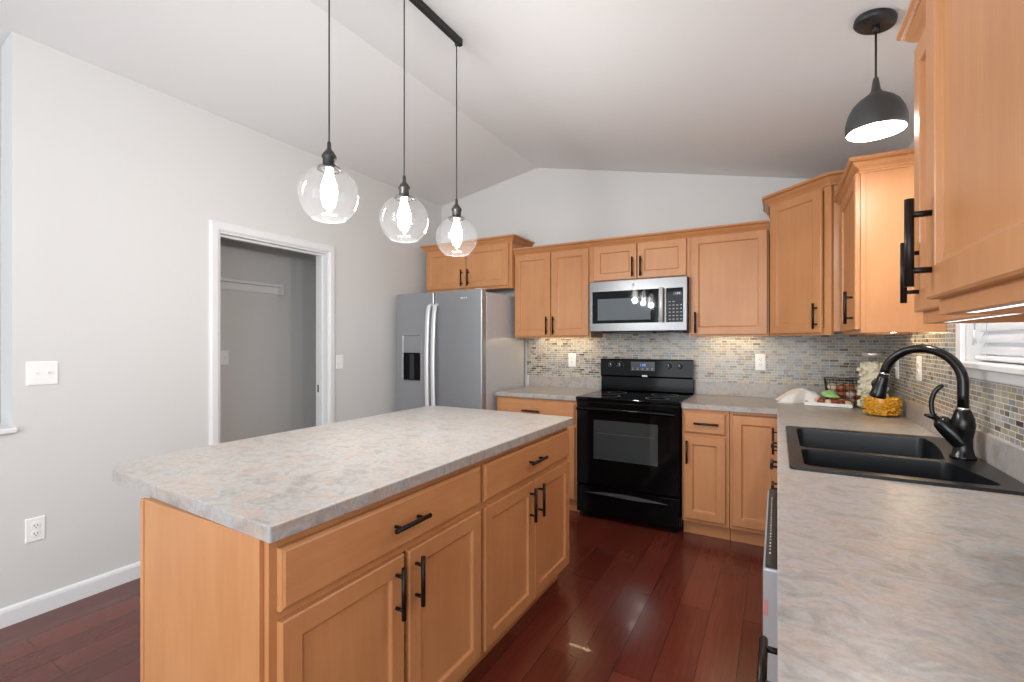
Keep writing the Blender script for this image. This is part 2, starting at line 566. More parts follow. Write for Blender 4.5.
# closet door frame: casing on the kitchen side, jamb lining, stop, strike plate
d1 = bpy.data.objects.new('door_1', None); COL.objects.link(d1); d1['kind'] = 'structure'; d1.location = (XL, DY0, 0)


def casing_mesh(y0, y1, ztop, w, th=0.017):
    b = B()
    prof = [(0, 0), (0.010, 0), (th, 0.012), (th, w - 0.014), (0.012, w - 0.006), (0.009, w), (0, w)]
    rings = []
    for (py, pz, dy, dz) in ((y0, 0, -1, 0), (y0, ztop, -1, 1), (y1, ztop, 1, 1), (y1, 0, 1, 0)):
        rings.append([(o, py + dy * q, pz + dz * q) for o, q in prof])
    loft(b, rings); return b


L0 = DY1 - DY0
obj('casing', casing_mesh(0.004, L0 - 0.004, DZ - 0.004, 0.060), M['trim'], d1)
b = B()
box(b, -0.135, 0.0, 0, 0.016, 0, DZ - 0.016); box(b, -0.135, 0.0, L0 - 0.016, L0, 0, DZ - 0.016)
box(b, -0.135, 0.0, 0, L0, DZ - 0.016, DZ)
obj('jamb', b, M['trim'], d1)
b = B()
box(b, -0.085, -0.05, 0.016, 0.028, 0, DZ - 0.028); box(b, -0.085, -0.05, L0 - 0.028, L0 - 0.016, 0, DZ - 0.028)
box(b, -0.085, -0.05, 0.016, L0 - 0.016, DZ - 0.028, DZ - 0.016)
obj('door_stop', b, M['trim'], d1)
b = B(); box(b, -0.115, -0.090, L0 - 0.0185, L0 - 0.0155, 0.925, 0.985, 0.002)
box(b, -0.108, -0.097, L0 - 0.019, L0 - 0.0165, 0.94, 0.97)
o = obj('strike_plate', b, M['bronze'], d1); o['label'] = 'dark metal strike plate'

# closet shelf cleat with bracket end
cl = thing('closet_shelf', 'narrow white wall shelf inside the dim closet', 'shelf', (-3.90, 1.56, 1.79))
b = B(); box(b, 0.0, 0.07, 0, 1.06, 0.03, 0.055, 0.003); obj('board', b, M['trim'], cl)
b = B(); box(b, 0.0, 0.018, 0, 1.06, -0.03, 0.03, 0.003); obj('cleat', b, M['trim'], cl)
b = B(); box(b, 0.0, 0.08, 1.06, 1.075, -0.04, 0.065, 0.003); obj('bracket', b, M['trim'], cl)


# ================================================================== electrical plates
def plate(name, label, cat, loc, rotz, w, h, kind, group=None):
    """face towards local -Y; origin on the wall"""
    r = thing(name, label, cat, loc, rotz, group)
    b = B(); loft(b, rect_rings(-w / 2, w / 2, -h / 2, h / 2, [(0, 0), (0, -0.003), (0.004, -0.006), ]))
    obj('cover_plate', b, M['plastic'], r)
    if kind == 'outlet':
        for s in (-1, 1):
            b = B(); z = s * 0.0195
            lathe(b, [(0.0165, 0), (0.0165, 0.0085), (0.0155, 0.0092)], seg=20, cap1=True,
                  mat4=Matrix.Translation((0, 0, z)) @ Matrix.Rotation(R(90), 4, 'X'))
            rc = obj('receptacle', b, M['plastic'], r)
            b = B(); box(b, -0.0075, -0.005, -0.0098, -0.0088, z - 0.003, z + 0.006)
            box(b, 0.005, 0.0075, -0.0098, -0.0088, z - 0.004, z + 0.006)
            box(b, -0.002, 0.002, -0.0098, -0.0088, z - 0.0105, z - 0.006)
            obj('slots', b, M['slot'], rc)
    else:
        n = kind
        for i in range(n):
            x = (i - (n - 1) / 2) * 0.046
            b = B(); box(b, x - 0.006, x + 0.006, -0.0072, -0.0055, -0.012, 0.012, 0.0005)
            loft(b, [[(x - 0.004, -0.0065, -0.004), (x + 0.004, -0.0065, -0.004), (x + 0.004, -0.0065, 0.008), (x - 0.004, -0.0065, 0.008)],
                     [(x - 0.0035, -0.016, 0.004), (x + 0.0035, -0.016, 0.004), (x + 0.0035, -0.016, 0.010), (x - 0.0035, -0.016, 0.010)]])
            obj('toggle', b, M['plastic'], r)
    return r


plate('light_switch', 'white double toggle switch plate on the left wall', 'light switch', (XL, 0.865, 1.176), R(90), 0.116, 0.116, 2)
plate('wall_outlet', 'white outlet low on the left wall above the baseboard', 'outlet', (XL, 0.840, 0.418), R(90), 0.072, 0.116, 'outlet')
plate('light_switch', 'white single switch plate right of the closet doorway', 'light switch', (XL, 2.665, 1.168), R(90), 0.072, 0.116, 1)
plate('light_switch', 'white switch plate inside the closet seen through the doorway', 'light switch', (-3.90, 2.155, 1.205), R(90), 0.072, 0.116, 1)
YT = YW - 0.010
plate('wall_outlet', 'white outlet on the tiles between refrigerator and stove', 'outlet', (-1.632, YT, 1.169), 0, 0.072, 0.124, 'outlet')
plate('wall_outlet', 'white outlet on the tiles right of the stove', 'outlet', (-0.110, YT, 1.181), 0, 0.072, 0.124, 'outlet')
XT = XR - 0.010
plate('wall_outlet', 'white outlet on the side wall tiles between corner and window, nearer the window', 'outlet', (XT, 3.09, 1.196), R(-90), 0.085, 0.124, 'outlet')
plate('light_switch', 'white switch plate on the side wall tiles nearest the corner, behind the jars', 'light switch', (XT, 3.59, 1.17), R(-90), 0.072, 0.116, 1)

# ================================================================== backsplash
b = B(); box(b, -2.10, XR - 0.0005, YW - 0.008, YW - 0.0005, 1.016, 1.44)
tag(obj('tile_backsplash', b, M['tile_x']), 'mosaic tile backsplash on the back wall behind the stove', 'backsplash')
b = B(); x0, x1 = XR - 0.008, XR - 0.0005
box(b, x0, x1, 2.514, YW - 0.0085, 1.016, 1.44)
box(b, x0, x1, 1.72, 2.514, 1.016, 1.196)
box(b, x0, x1, 0.2, 1.72, 1.016, 1.44)
tag(obj('tile_backsplash', b, M['tile_y']), 'mosaic tile backsplash on the window wall behind the faucet', 'backsplash')

# ================================================================== cabinets
HL = 0.155


def handle(parent, x, z, vertical=True, y=-0.02, ln=HL):
    b = B(); s = 0.030
    a = ln / 2; k = ln / 2 - 0.028
    if vertical:
        tube(b, [(x, y - s, z - a), (x, y - s, z + a)], 0.0072, 12)
        for q in (-k, k): tube(b, [(x, y, z + q), (x, y - s, z + q)], 0.0055, 10)
    else:
        tube(b, [(x - a, y - s, z), (x + a, y - s, z)], 0.0072, 12)
        for q in (-k, k): tube(b, [(x + q, y, z), (x + q, y - s, z)], 0.0055, 10)
    h = obj('handle', b, M['bronze'], parent); h['label'] = 'dark bronze bar handle'
    return h


def door(parent, x0, x1, z0, z1, hx=None, hz=None, fw=0.058, t=0.020):
    b = B()
    loft(b, rect_rings(x0, x1, z0, z1, [(0, -0.001), (0, -t + 0.004), (0.004, -t), (fw - 0.004, -t), (fw - 0.001, -t + 0.002),
                                        (fw + 0.003, -t + 0.009), (fw + 0.009, -t + 0.0105)]))
    d = obj('door', b, M['wood'], parent)
    if hx is not None: handle(d, hx, hz, True, -t)
    return d


def drawer(parent, x0, x1, z0, z1, hx=None, t=0.020):
    b = B()
    loft(b, rect_rings(x0, x1, z0, z1, [(0, -0.001), (0, -t + 0.007), (0.003, -t + 0.004), (0.006, -t + 0.003), (0.010, -t)]))
    d = obj('drawer', b, M['woodh'], parent)
    for q in ([] if hx is None else (hx if isinstance(hx, (list, tuple)) else [hx])):
        handle(d, q, (z0 + z1) / 2, False, -t)
    return d


CROWN = [(0.0, -0.030), (0.007, -0.030), (0.009, -0.024), (0.005, -0.018), (0.010, -0.010), (0.022, 0.000), (0.033, 0.014), (0.029, 0.018),
         (0.041, 0.021), (0.047, 0.027), (0.047, 0.036), (0.0, 0.036)]


def crown(parent, path, ztop, scale=1.0):
    b = B(); sweep(b, path, [(o * scale, ztop + z * scale) for o, z in CROWN])
    return obj('crown_molding', b, M['woodh'], parent)


def upper(label, loc, rotz, w, z0, z1, depth, doors, crown_path=None, lightrail=False, name='wall_cabinet'):
    """local: x 0..w, front frame at y=0, back at y=depth, z from z0 (origin at the base)"""
    r = thing(name, label, 'cabinet', (loc[0], loc[1], z0), rotz)
    H = z1 - z0; b = B(); fr = 0.02
    # side panels, top, recessed bottom, back
    box(b, 0, 0.016, fr, depth, 0, H, 0.001); box(b, w - 0.016, w, fr, depth, 0, H, 0.001)
    box(b, 0.016, w - 0.016, fr, depth, H - 0.016, H)
    box(b, 0.016, w - 0.016, fr, depth, 0.022, 0.036); box(b, 0.016, w - 0.016, depth - 0.01, depth, 0.036, H - 0.016)
    obj('body', b, M['wood'], r)
    b = B(); s = 0.038
    box(b, 0, s, 0, fr, 0, H, 0.001); box(b, w - s, w, 0, fr, 0, H, 0.001)
    box(b, s, w - s, 0, fr, 0, s, 0.001); box(b, s, w - s, 0, fr, H - s, H, 0.001)
    obj('face_frame', b, M['wood'], r)
    for (x0, x1, a, c, hx, hz) in doors:
        door(r, x0, x1, a - z0, c - z0, hx, None if hz is None else hz - z0)
    if crown_path: crown(r, crown_path, H)
    return r


def base(label, loc, rotz, w, depth, doors, drawers, h=0.876, toe=0.10, toe_d=0.055, group=None, open_mid=None):
    r = thing('base_cabinet', label, 'cabinet', (loc[0], loc[1], 0), rotz, group)
    b = B(); fr = 0.02
    box(b, 0, 0.018, fr, depth, toe, h, 0.001); box(b, w - 0.018, w, fr, depth, toe, h, 0.001)
    box(b, 0.018, w - 0.018, fr, depth, toe, toe + 0.018)
    box(b, 0.018, w - 0.018, depth - 0.012, depth, toe + 0.018, h)
    obj('body', b, M['wood'], r)
    b = B(); s = 0.036
    box(b, 0, s, 0, fr, toe, h, 0.001); box(b, w - s, w, 0, fr, toe, h, 0.001)
    box(b, s, w - s, 0, fr, toe, toe + 0.03, 0.001); box(b, s, w - s, 0, fr, h - 0.036, h, 0.001)
    if drawers: box(b, s, w - s, 0, fr, 0.67, 0.71, 0.001)
    if open_mid: box(b, open_mid - 0.02, open_mid + 0.02, 0, fr, toe + 0.03, 0.67, 0.001)
    obj('face_frame', b, M['wood'], r)
    b = B(); box(b, 0, w, toe_d, depth, 0.0, toe, 0.001); obj('toe_kick', b, M['woodh'], r)
    for (x0, x1, a, c, hx, hz) in doors: door(r, x0, x1, a, c, hx, hz)
    for (x0, x1, a, c, hx) in drawers: drawer(r, x0, x1, a, c, hx)
    return r


g = 0.012
# ---- uppers on the back wall (frame front at YW-0.305)
YU = YW - 0.305
w = 0.722
upper('maple double door wall cabinet between refrigerator and microwave', (-2.066, YU, 0), 0, w, 1.372, 2.134, 0.303,
      [(0.006, w / 2 - 0.003, 1.385, 2.112, w / 2 - 0.032, 1.475), (w / 2 + 0.003, w - 0.016, 1.385, 2.112, w / 2 + 0.032, 1.475)],
      [(0, 0), (w, 0)])
w = 0.769
upper('short maple wall cabinet directly above the microwave', (-1.344, YU, 0), 0, w, 1.818, 2.134, 0.303,
      [(0.028, w / 2 - 0.003, 1.832, 2.112, w / 2 - 0.032, 1.925), (w / 2 + 0.003, w - 0.016, 1.832, 2.112, w / 2 + 0.032, 1.925)],
      [(0, 0), (w, 0)])
w = 0.526
upper('single door maple wall cabinet right of the microwave', (-0.575, YU, 0), 0, w, 1.372, 2.134, 0.303,
      [(0.014, w - 0.010, 1.385, 2.112, 0.050, 1.475)], [(0, 0), (w, 0)])
# ---- deeper, taller cabinet over the refrigerator
w = 0.985
upper('maple cabinet above the refrigerator with crown on top', (-3.052, YW - 0.358, 0), 0, w, 1.822, 2.252, 0.356,
      [(0.014, w / 2 - 0.004, 1.845, 2.225, w / 2 - 0.040, 1.94), (w / 2 + 0.004, w - 0.03, 1.845, 2.225, w / 2 + 0.036, 1.94)],
      [(0, 0.20), (0, 0), (w, 0), (w, 0.355)])

# ---- diagonal corner cabinet
cx0, cy0 = -0.044, YW - 0.359; cx1, cy1 = 0.277, YW - 0.680
r = thing('corner_cabinet', 'tall diagonal maple wall cabinet in the corner', 'cabinet', (cx0, cy0, 1.372), R(-45))
Ld = math.hypot(cx1 - cx0, cy1 - cy0)


def dl(x, y):
    dx, dy = x - cx0, y - cy0; c, s = math.cos(R(45)), math.sin(R(45))
    return (dx * c - dy * s, dx * s + dy * c)


H = 2.286 - 1.372
pent = [dl(cx0, cy0 + 0.014), dl(cx1 - 0.0, cy1 + 0.014), dl(cx1, cy1), dl(XR - 0.002, cy1), dl(XR - 0.002, YW - 0.002), dl(cx0, YW - 0.002)]
pent = [(0, 0.02), (Ld, 0.02), dl(XR - 0.010, cy1), dl(XR - 0.010, YW - 0.010), dl(cx0, YW - 0.010)]
b = B(); prism(b, pent, 0.022, H); obj('body', b, M['wood'], r)
b = B(); s = 0.045
box(b, 0, s, 0, 0.02, 0, H, 0.001); box(b, Ld - s, Ld, 0, 0.02, 0, H, 0.001)
box(b, s, Ld - s, 0, 0.02, 0, 0.04, 0.001); box(b, s, Ld - s, 0, 0.02, H - 0.05, H, 0.001)
obj('face_frame', b, M['wood'], r)
door(r, 0.022, Ld - 0.050, 0.014, H - 0.03, Ld - 0.078, 0.115)
crown(r, [dl(cx0, YW - 0.012), (0, 0), (Ld, 0), dl(XR - 0.012, cy1)], H)

# ---- wall cabinets on the window wall
upper('maple wall cabinet between corner cabinet and window', (XR - 0.305, 3.337, 0), R(-90), 0.667, 1.372, 2.134, 0.297,
      [(0.087, 0.655, 1.388, 2.112, 0.578, 1.494)], [(0, 0), (0.667, 0), (0.667, 0.295)])
rc = upper('maple wall cabinet right of the window with its crown showing', (XR - 0.305, 1.608, 0), R(-90), 0.490, 1.375, 2.134, 0.303,
      [(0.006, 0.480, 1.405, 2.095, 0.056, 1.505)], [(0, 0.302), (0, 0), (0.490, 0)])
rd = upper('deep maple wall cabinet nearest the camera at top right', (XR - 0.385, 1.117, 0), R(-90), 0.62, 1.375, 2.286, 0.383,
      [(0.006, 0.610, 1.403, 2.262, 0.045, 1.502)], [(0, 0.382), (0, 0), (0.62, 0)])

# ---- base cabinets on the back wall
YB = YW - 0.610
w = 0.722
base('maple base cabinet left of the stove under the short worktop', (-2.070, YB, 0), 0, w, 0.605,
     [(0.012, w / 2 - 0.003, 0.115, 0.675, w / 2 - 0.03, 0.58), (w / 2 + 0.003, w - 0.012, 0.115, 0.675, w / 2 + 0.03, 0.58)],
     [(0.012, w - 0.012, 0.70, 0.852, w / 2 - 0.02)])
w = 0.297
base('narrow maple base cabinet right of the stove with one drawer', (-0.572, YB, 0), 0, w, 0.605,
     [(0.014, w - 0.022, 0.125, 0.690, 0.036, 0.583)], [(0.014, w - 0.022, 0.712, 0.850, w / 2 + 0.01)])
# ---- L shaped corner base cabinet
r = thing('corner_base_cabinet', 'maple corner base cabinet with full height door and no drawer', 'cabinet', (-0.272, YB, 0))
XB = XR - 0.61
ex = XB + 0.272          # local x of the side face
sy = -(YB - 3.10)
b = B(); prism(b, [(0, 0.02), (ex + 0.02, 0.02), (ex + 0.02, sy), (0.90, sy), (0.90, 0.60), (0, 0.60)], 0.10, 0.876); obj('body', b, M['wood'], r)
b = B(); box(b, 0, 0.02, 0, 0.02, 0.10, 0.876, 0.001); box(b, 0.02, ex, 0, 0.02, 0.10, 0.125, 0.001); box(b, 0.02, ex, 0, 0.02, 0.856, 0.876, 0.001)
box(b, ex, ex + 0.02, sy, 0.02, 0.10, 0.125, 0.001); box(b, ex, ex + 0.02, sy, 0.02, 0.856, 0.876, 0.001)
box(b, ex, ex + 0.02, sy, sy + 0.02, 0.125, 0.856, 0.001)
obj('face_frame', b, M['wood'], r)
b = B(); prism(b, [(0, 0.055), (ex + 0.055, 0.055), (ex + 0.055, sy), (0.88, sy), (0.88, 0.60), (0, 0.60)], 0, 0.10); obj('toe_kick', b, M['woodh'], r)
door(r, 0.014, ex - 0.004, 0.125, 0.850)
b = B()
rr = rect_rings(0, -sy - 0.026, 0.125, 0.850, [(0, -0.001), (0, -0.016), (0.004, -0.02), (0.054, -0.02), (0.057, -0.018), (0.061, -0.011), (0.067, -0.0095)])
loft(b, [[(ex + y, -0.024 - x, z) for x, y, z in ring] for ring in rr])
dd = obj('door', b, M['wood'], r)
b = B(); hx = ex - 0.05; hy = sy + 0.03
tube(b, [(hx, hy, 0.675), (hx, hy, 0.83)], 0.006)
for q in (0.70, 0.805): tube(b, [(hx, hy, q), (ex - 0.02, hy, q)], 0.0045, 10)
h = obj('handle', b, M['bronze'], dd); h['label'] = 'dark bronze bar handle'
# ---- window wall run, faces -X, local x runs towards the camera
w = 0.45
base('maple drawer base cabinet between corner cabinet and sink base', (XB, 3.10, 0), R(-90), w, 0.60,
     [], [(0.014, w - 0.014, 0.712, 0.850, w / 2), (0.014, w - 0.014, 0.425, 0.695, w / 2), (0.014, w - 0.014, 0.125, 0.405, w / 2)])
w = 0.94
r = base('maple sink base cabinet under the black sink', (XB, 2.648, 0), R(-90), w, 0.60,
     [(0.014, w / 2 - 0.003, 0.125, 0.685, w / 2 - 0.03, 0.58), (w / 2 + 0.003, w - 0.014, 0.125, 0.685, w / 2 + 0.03, 0.58)],
     [(0.014, w / 2 - 0.003, 0.712, 0.850, w / 4), (w / 2 + 0.003, w - 0.014, 0.712, 0.850, None)])
w = 0.76
base('maple base cabinet at the near end of the window wall beyond the dishwasher', (XB, 1.09, 0), R(-90), w, 0.60,
     [(0.014, w / 2 - 0.003, 0.125, 0.685, w / 2 - 0.03, 0.58), (w / 2 + 0.003, w - 0.014, 0.125, 0.685, w / 2 + 0.03, 0.58)],
     [(0.014, 0.376, 0.712, 0.850, 0.19), (0.384, w - 0.014, 0.712, 0.850, w * 0.75)])

# ---- island, faces +X, local x = +Y
XI = -1.018
for lab, y0, w, e0, e1 in (('near half of the island, maple cabinet with long end panel', 0.662, 0.878, 0.020, 0.014),
                           ('far half of the island, maple cabinet nearest the stove', 1.540, 0.885, 0.014, 0.010)):
    wm = (e0 + w - e1) / 2
    r = base(lab, (XI, y0, 0), R(90), w, 0.566,
             [(e0, wm - 0.008 if e0 > 0.015 else wm - 0.003, 0.108, 0.675, wm - 0.046, 0.575), (wm + 0.012 if e0 > 0.015 else wm + 0.003, w - e1, 0.108, 0.675, wm + 0.042, 0.575)],
             [(e0, w - e1, 0.698, 0.846, wm)])
    b = B()
    if e0 > 0.015:
        box(b, -0.012, 0.0, 0.016, 0.562, 0, 0.876, 0.001)
        box(b, -0.016, -0.0001, 0.562, 0.578, 0, 0.876, 0.002)
        obj('end_panel', b, M['wood'], r)
    else:
        box(b, w, w + 0.010, 0.016, 0.552, 0.1, 0.876, 0.001); obj('end_panel', b, M['wood'], r)

# ================================================================== worktops
ZT = 0.914


def rounded(pts, rad, seg=6):
    out = []; n = len(pts)
    for i in range(n):
        p = Vector(pts[i]); a = Vector(pts[i - 1]); c = Vector(pts[(i + 1) % n]); r = rad[i] if isinstance(rad, (list, tuple)) else rad
        if r <= 0: out.append(tuple(p)); continue
        u = (a - p).normalized(); v = (c - p).normalized()
        ang = u.angle(v); d = r / math.tan(ang / 2); ctr = p + (u + v).normalized() * (r / math.sin(ang / 2))
        s = p + u * d - ctr; e = p + v * d - ctr
        th0 = math.atan2(s.y, s.x); th1 = math.atan2(e.y, e.x)
        while th1 - th0 > math.pi: th1 -= 2 * math.pi
        while th1 - th0 < -math.pi: th1 += 2 * math.pi
        for k in range(seg + 1):
            t = th0 + (th1 - th0) * k / seg; out.append((ctr.x + r * math.cos(t), ctr.y + r * math.sin(t)))
    return out


b = B()
prism(b, rounded([(-1.985, 0.682), (-0.984, 0.644), (-0.976, 2.436), (-1.985, 2.436)], [0.16, 0.004, 0.03, 0.075]), 0.877, ZT,
      bev=(0.008, lambda c, k: k == 0))
tag(obj('island_worktop', b, M['laminate']), 'mottled laminate worktop on the island', 'worktop')
b = B(); box(b, -2.072, -1.345, YW - 0.638, YW - 0.001, 0.877, ZT, 0.006, 3)
o = tag(obj('worktop', b, M['laminate']), 'short laminate worktop between refrigerator and stove', 'worktop')
b = B(); box(b, -2.072, -1.345, YW - 0.021, YW - 0.001, ZT, 1.016, 0.003, 2); obj('upstand', b, M['laminate'], o)
# L shaped worktop with the sink cut-out
sx0, sx1, sy0, sy1 = 0.035, 0.610, 1.775, 2.640
b = B()
fx = XR - 0.638; fy = YW - 0.638
prism(b, [(-0.572, fy), (fx, fy), (fx, 0.30), (XR - 0.001, 0.30), (XR - 0.001, YW - 0.001), (-0.572, YW - 0.001)], 0.877, ZT,
      holes=[[(sx0 + 0.012, sy0 + 0.012), (sx1 - 0.012, sy0 + 0.012), (sx1 - 0.012, sy1 - 0.012), (sx0 + 0.012, sy1 - 0.012)]],
      bev=(0.007, lambda c, k: k == 0 and (abs(c.y - fy) < 0.001 or abs(c.x - fx) < 0.001)))
o = tag(obj('worktop', b, M['laminate']), 'long L shaped laminate worktop around the black sink', 'worktop')
b = B(); box(b, -0.572, XR - 0.021, YW - 0.021, YW - 0.001, ZT, 1.016, 0.003, 2)
box(b, XR - 0.021, XR - 0.001, 0.30, YW - 0.001, ZT, 1.016, 0.003, 2); obj('upstand', b, M['laminate'], o)

# ================================================================== sink
sk = thing('kitchen_sink', 'black double bowl composite sink set in the worktop', 'sink', (sx0, sy0, ZT))
SW, SD = sx1 - sx0, sy1 - sy0
ym = 0.335                                  # divider position (local y)
nb = [(0.042, 0.040)] + [(0.522, 0.040), (0.508, 0.115), (0.493, 0.190), (0.478, 0.260), (0.468, ym - 0.018)] + [(0.042, ym - 0.018)]
fb = [(0.042, ym + 0.018), (0.466, ym + 0.018), (0.476, 0.42), (0.490, 0.50), (0.503, 0.60), (0.509, 0.70), (0.502, 0.800), (0.042, 0.815)]
nb = rounded(nb, [0.03, 0.03, 0, 0, 0, 0.03, 0.03], 5)
fb = rounded(fb, [0.03, 0.03, 0, 0, 0, 0.04, 0.03, 0.03], 5)
outer = rounded([(0, 0), (SW, 0), (SW, SD), (0, SD)], 0.02, 5)
b = B(); prism(b, outer, -0.004, 0.010, holes=[nb, fb], bev=(0.004, lambda c, k: k == 0), seg=2)
obj('rim', b, M['composite'], sk)


def bowl(name, lp, ztop, depth):
    c = Vector((sum(p[0] for p in lp) / len(lp), sum(p[1] for p in lp) / len(lp)))
    rings = []
    for k, z in ((1.0, ztop), (0.995, ztop - 0.01), (0.96, -depth * 0.85), (0.92, -depth * 0.97), (0.84, -depth)):
        rings.append([(c.x + (x - c.x) * k, c.y + (y - c.y) * k, z) for x, y in lp])
    b = B(); loft(b, rings, False, True, True)
    ob = obj(name, b, M['composite'], sk)
    b = B(); lathe(b, [(0.045, -depth + 0.002), (0.042, -depth + 0.005), (0.03, -depth + 0.002), (0.005, -depth + 0.001)], c.x, c.y, 24, False, True)
    obj('drain', b, M['chrome'], ob)
    return ob


bowl('near_bowl', nb, 0.009, 0.20); bowl('far_bowl', fb, 0.009, 0.22)
b = B(); box(b, 0.05, 0.465, ym - 0.0175, ym + 0.0175, -0.16, 0.0095, 0.006, 2); obj('bowl_divider', b, M['composite'], sk)

# ================================================================== faucet
fx0, fy0 = 0.562, 2.195
fc = thing('faucet', 'black gooseneck pull-down faucet behind the sink', 'faucet', (fx0, fy0, ZT + 0.010))
b = B(); lathe(b, [(0.036, 0), (0.036, 0.006), (0.030, 0.016), (0.026, 0.04), (0.026, 0.070), (0.031, 0.098), (0.033, 0.115), (0.030, 0.14), (0.023, 0.162), (0.020, 0.170)], seg=28, cap0=True, cap1=True)
obj('base', b, M['faucet'], fc)
vp_ = catmull([(0.0, 0.0, 0.045), (-0.024, 0.008, 0.082), (-0.048, 0.016, 0.113), (-0.064, 0.021, 0.130)], 6)
b = B(); tube(b, vp_, [0.0265 + 0.004 * math.sin(math.pi * min(1, i / 14)) if i < 15 else 0.0265 - 0.003 * (i - 14) ** 1.15 for i in range(len(vp_))], 20)
obj('valve_body', b, M['faucet'], fc)
b = B(); tube(b, catmull([(-0.066, 0.022, 0.128), (-0.076, 0.025, 0.150), (-0.078, 0.026, 0.190), (-0.068, 0.023, 0.228), (-0.048, 0.018, 0.252)], 5), [0.011] * 3 + [0.0075] * 14 + [0.008, 0.008, 0.007, 0.005], 12)
tube(b, [(-0.066, 0.022, 0.135), (-0.098, 0.03, 0.140)], [0.014, 0.004], 12)
obj('lever', b, M['faucet'], fc)
# neck: tangent along -X with a slight turn to +Y
ux, uy = -0.84, 0.54
arc = []
Rr = 0.118
for k in range(25):
    a = math.pi * k / 24 * 0.94
    q = Rr - Rr * math.cos(a); z = 0.262 + Rr * math.sin(a)
    arc.append((ux * q, uy * q, z))
b = B(); tube(b, [(0, 0, 0.165), (0, 0, 0.22)] + arc, 0.0158, 18); obj('neck', b, M['faucet'], fc)
b = B(); lathe(b, [(0.0175, 0.168), (0.0185, 0.172), (0.0175, 0.176)], seg=24); obj('collar', b, M['chrome'], fc)
e0 = Vector(arc[-1]); dv = (Vector(arc[-1]) - Vector(arc[-2])).normalized()
b = B(); tube(b, [e0, e0 + dv * 0.006], 0.0175, 20); obj('spray_collar', b, M['chrome'], fc)
b = B(); tube(b, [e0 + dv * q for q in (0.006, 0.02, 0.05, 0.08, 0.095, 0.100)], [0.016, 0.019, 0.022, 0.025, 0.029, 0.027], 20)
sp = obj('spray_head', b, M['faucet'], fc)
b = B(); p = e0 + dv * 0.045; q = Vector((ux, uy, 0)).normalized()
tube(b, [p + q * 0.018 - dv * 0.02, p + q * 0.026, p + q * 0.02 + dv * 0.02], [0.006, 0.009, 0.006], 10); obj('spray_button', b, M['faucet'], sp)

# ================================================================== stove
ST0, ST1 = -1.334, -0.578; SWd = ST1 - ST0
YS = YW - 0.668            # front plane of the oven door
st = thing('stove', 'black electric range against the tiled back wall', 'stove', (ST0, YS, 0))
D = YW - 0.03 - YS
b = B(); box(b, 0, SWd, 0.045, D, 0.045, 0.893, 0.003); box(b, 0.03, 0.08, 0.06, 0.11, 0, 0.045); box(b, SWd - 0.08, SWd - 0.03, 0.06, 0.11, 0, 0.045)
box(b, 0.03, 0.08, D - 0.1, D - 0.05, 0, 0.045); box(b, SWd - 0.08, SWd - 0.03, D - 0.1, D - 0.05, 0, 0.045)
obj('body', b, M['black'], st)
b = B(); box(b, -0.002, SWd + 0.002, 0.0, D - 0.06, 0.893, 0.918, 0.006, 3)
ck = obj('cooktop', b, M['blackglass'], st)
for (x, y, r_) in ((0.19, 0.17, 0.10), (0.57, 0.17, 0.085), (0.19, 0.43, 0.075), (0.57, 0.43, 0.10)):
    b = B(); lathe(b, [(r_, 0.9183), (r_ - 0.003, 0.9186), (r_ - 0.006, 0.9183)], x, y, 40); obj('burner_ring', b, M['greyprint'], ck)
b = B(); box(b, 0.004, SWd - 0.004, 0.004, 0.044, 0.262, 0.885, 0.006, 2)
od = obj('oven_door', b, M['black'], st)
b = B(); loft(b, rect_rings(0.140, SWd - 0.146, 0.462, 0.752, [(0, 0.003), (0.0, 0.0025), (0.012, 0.0055)]))
obj('oven_window', b, M['ovenglass'], od)['label'] = 'grey glass oven window'
b = B()
for z in (0.655,): tube(b, [(0.16, 0.0024, z), (SWd - 0.166, 0.0024, z)], 0.0012, 6)
obj('oven_rack', b, mat('rack_grey', S(92, 94, 95), 0.4), od)
b = B(); hp = catmull([(0.02, -0.028, 0.832), (0.12, -0.040, 0.836), (SWd / 2, -0.046, 0.838), (SWd - 0.12, -0.040, 0.836), (SWd - 0.02, -0.028, 0.832)], 6)
tube(b, hp, 0.014, 14)
for x in (0.03, SWd - 0.03): tube(b, [(x, 0.006, 0.832), (x, -0.03, 0.832)], 0.012, 12)
obj('door_handle', b, M['black'], od)
b = B(); box(b, 0.004, SWd - 0.004, 0.004, 0.044, 0.050, 0.254, 0.006, 2)
dr = obj('storage_drawer', b, M['black'], st)
b = B()
n = 18
ra = [(0.075 + (SWd - 0.145) * k / n, 0.0) for k in range(n + 1)]
up_, lo_ = [], []
for x, _ in ra:
    t_ = (x - 0.075) / (SWd - 0.145); hgt = 0.021 * math.sin(math.pi * t_) + 0.001; zc = 0.205 + 0.010 * math.sin(math.pi * t_)
    up_.append((x, -0.004, zc + hgt * 0.5)); lo_.append((x, 0.004, zc - hgt))
ring0 = up_ + lo_[::-1]
loft(b, [ring0, [(x, y + 0.004, z) for x, y, z in ring0]])
obj('drawer_pull', b, mat('drawer_pull_grey', S(104, 105, 108), 0.25, 0.5), dr)
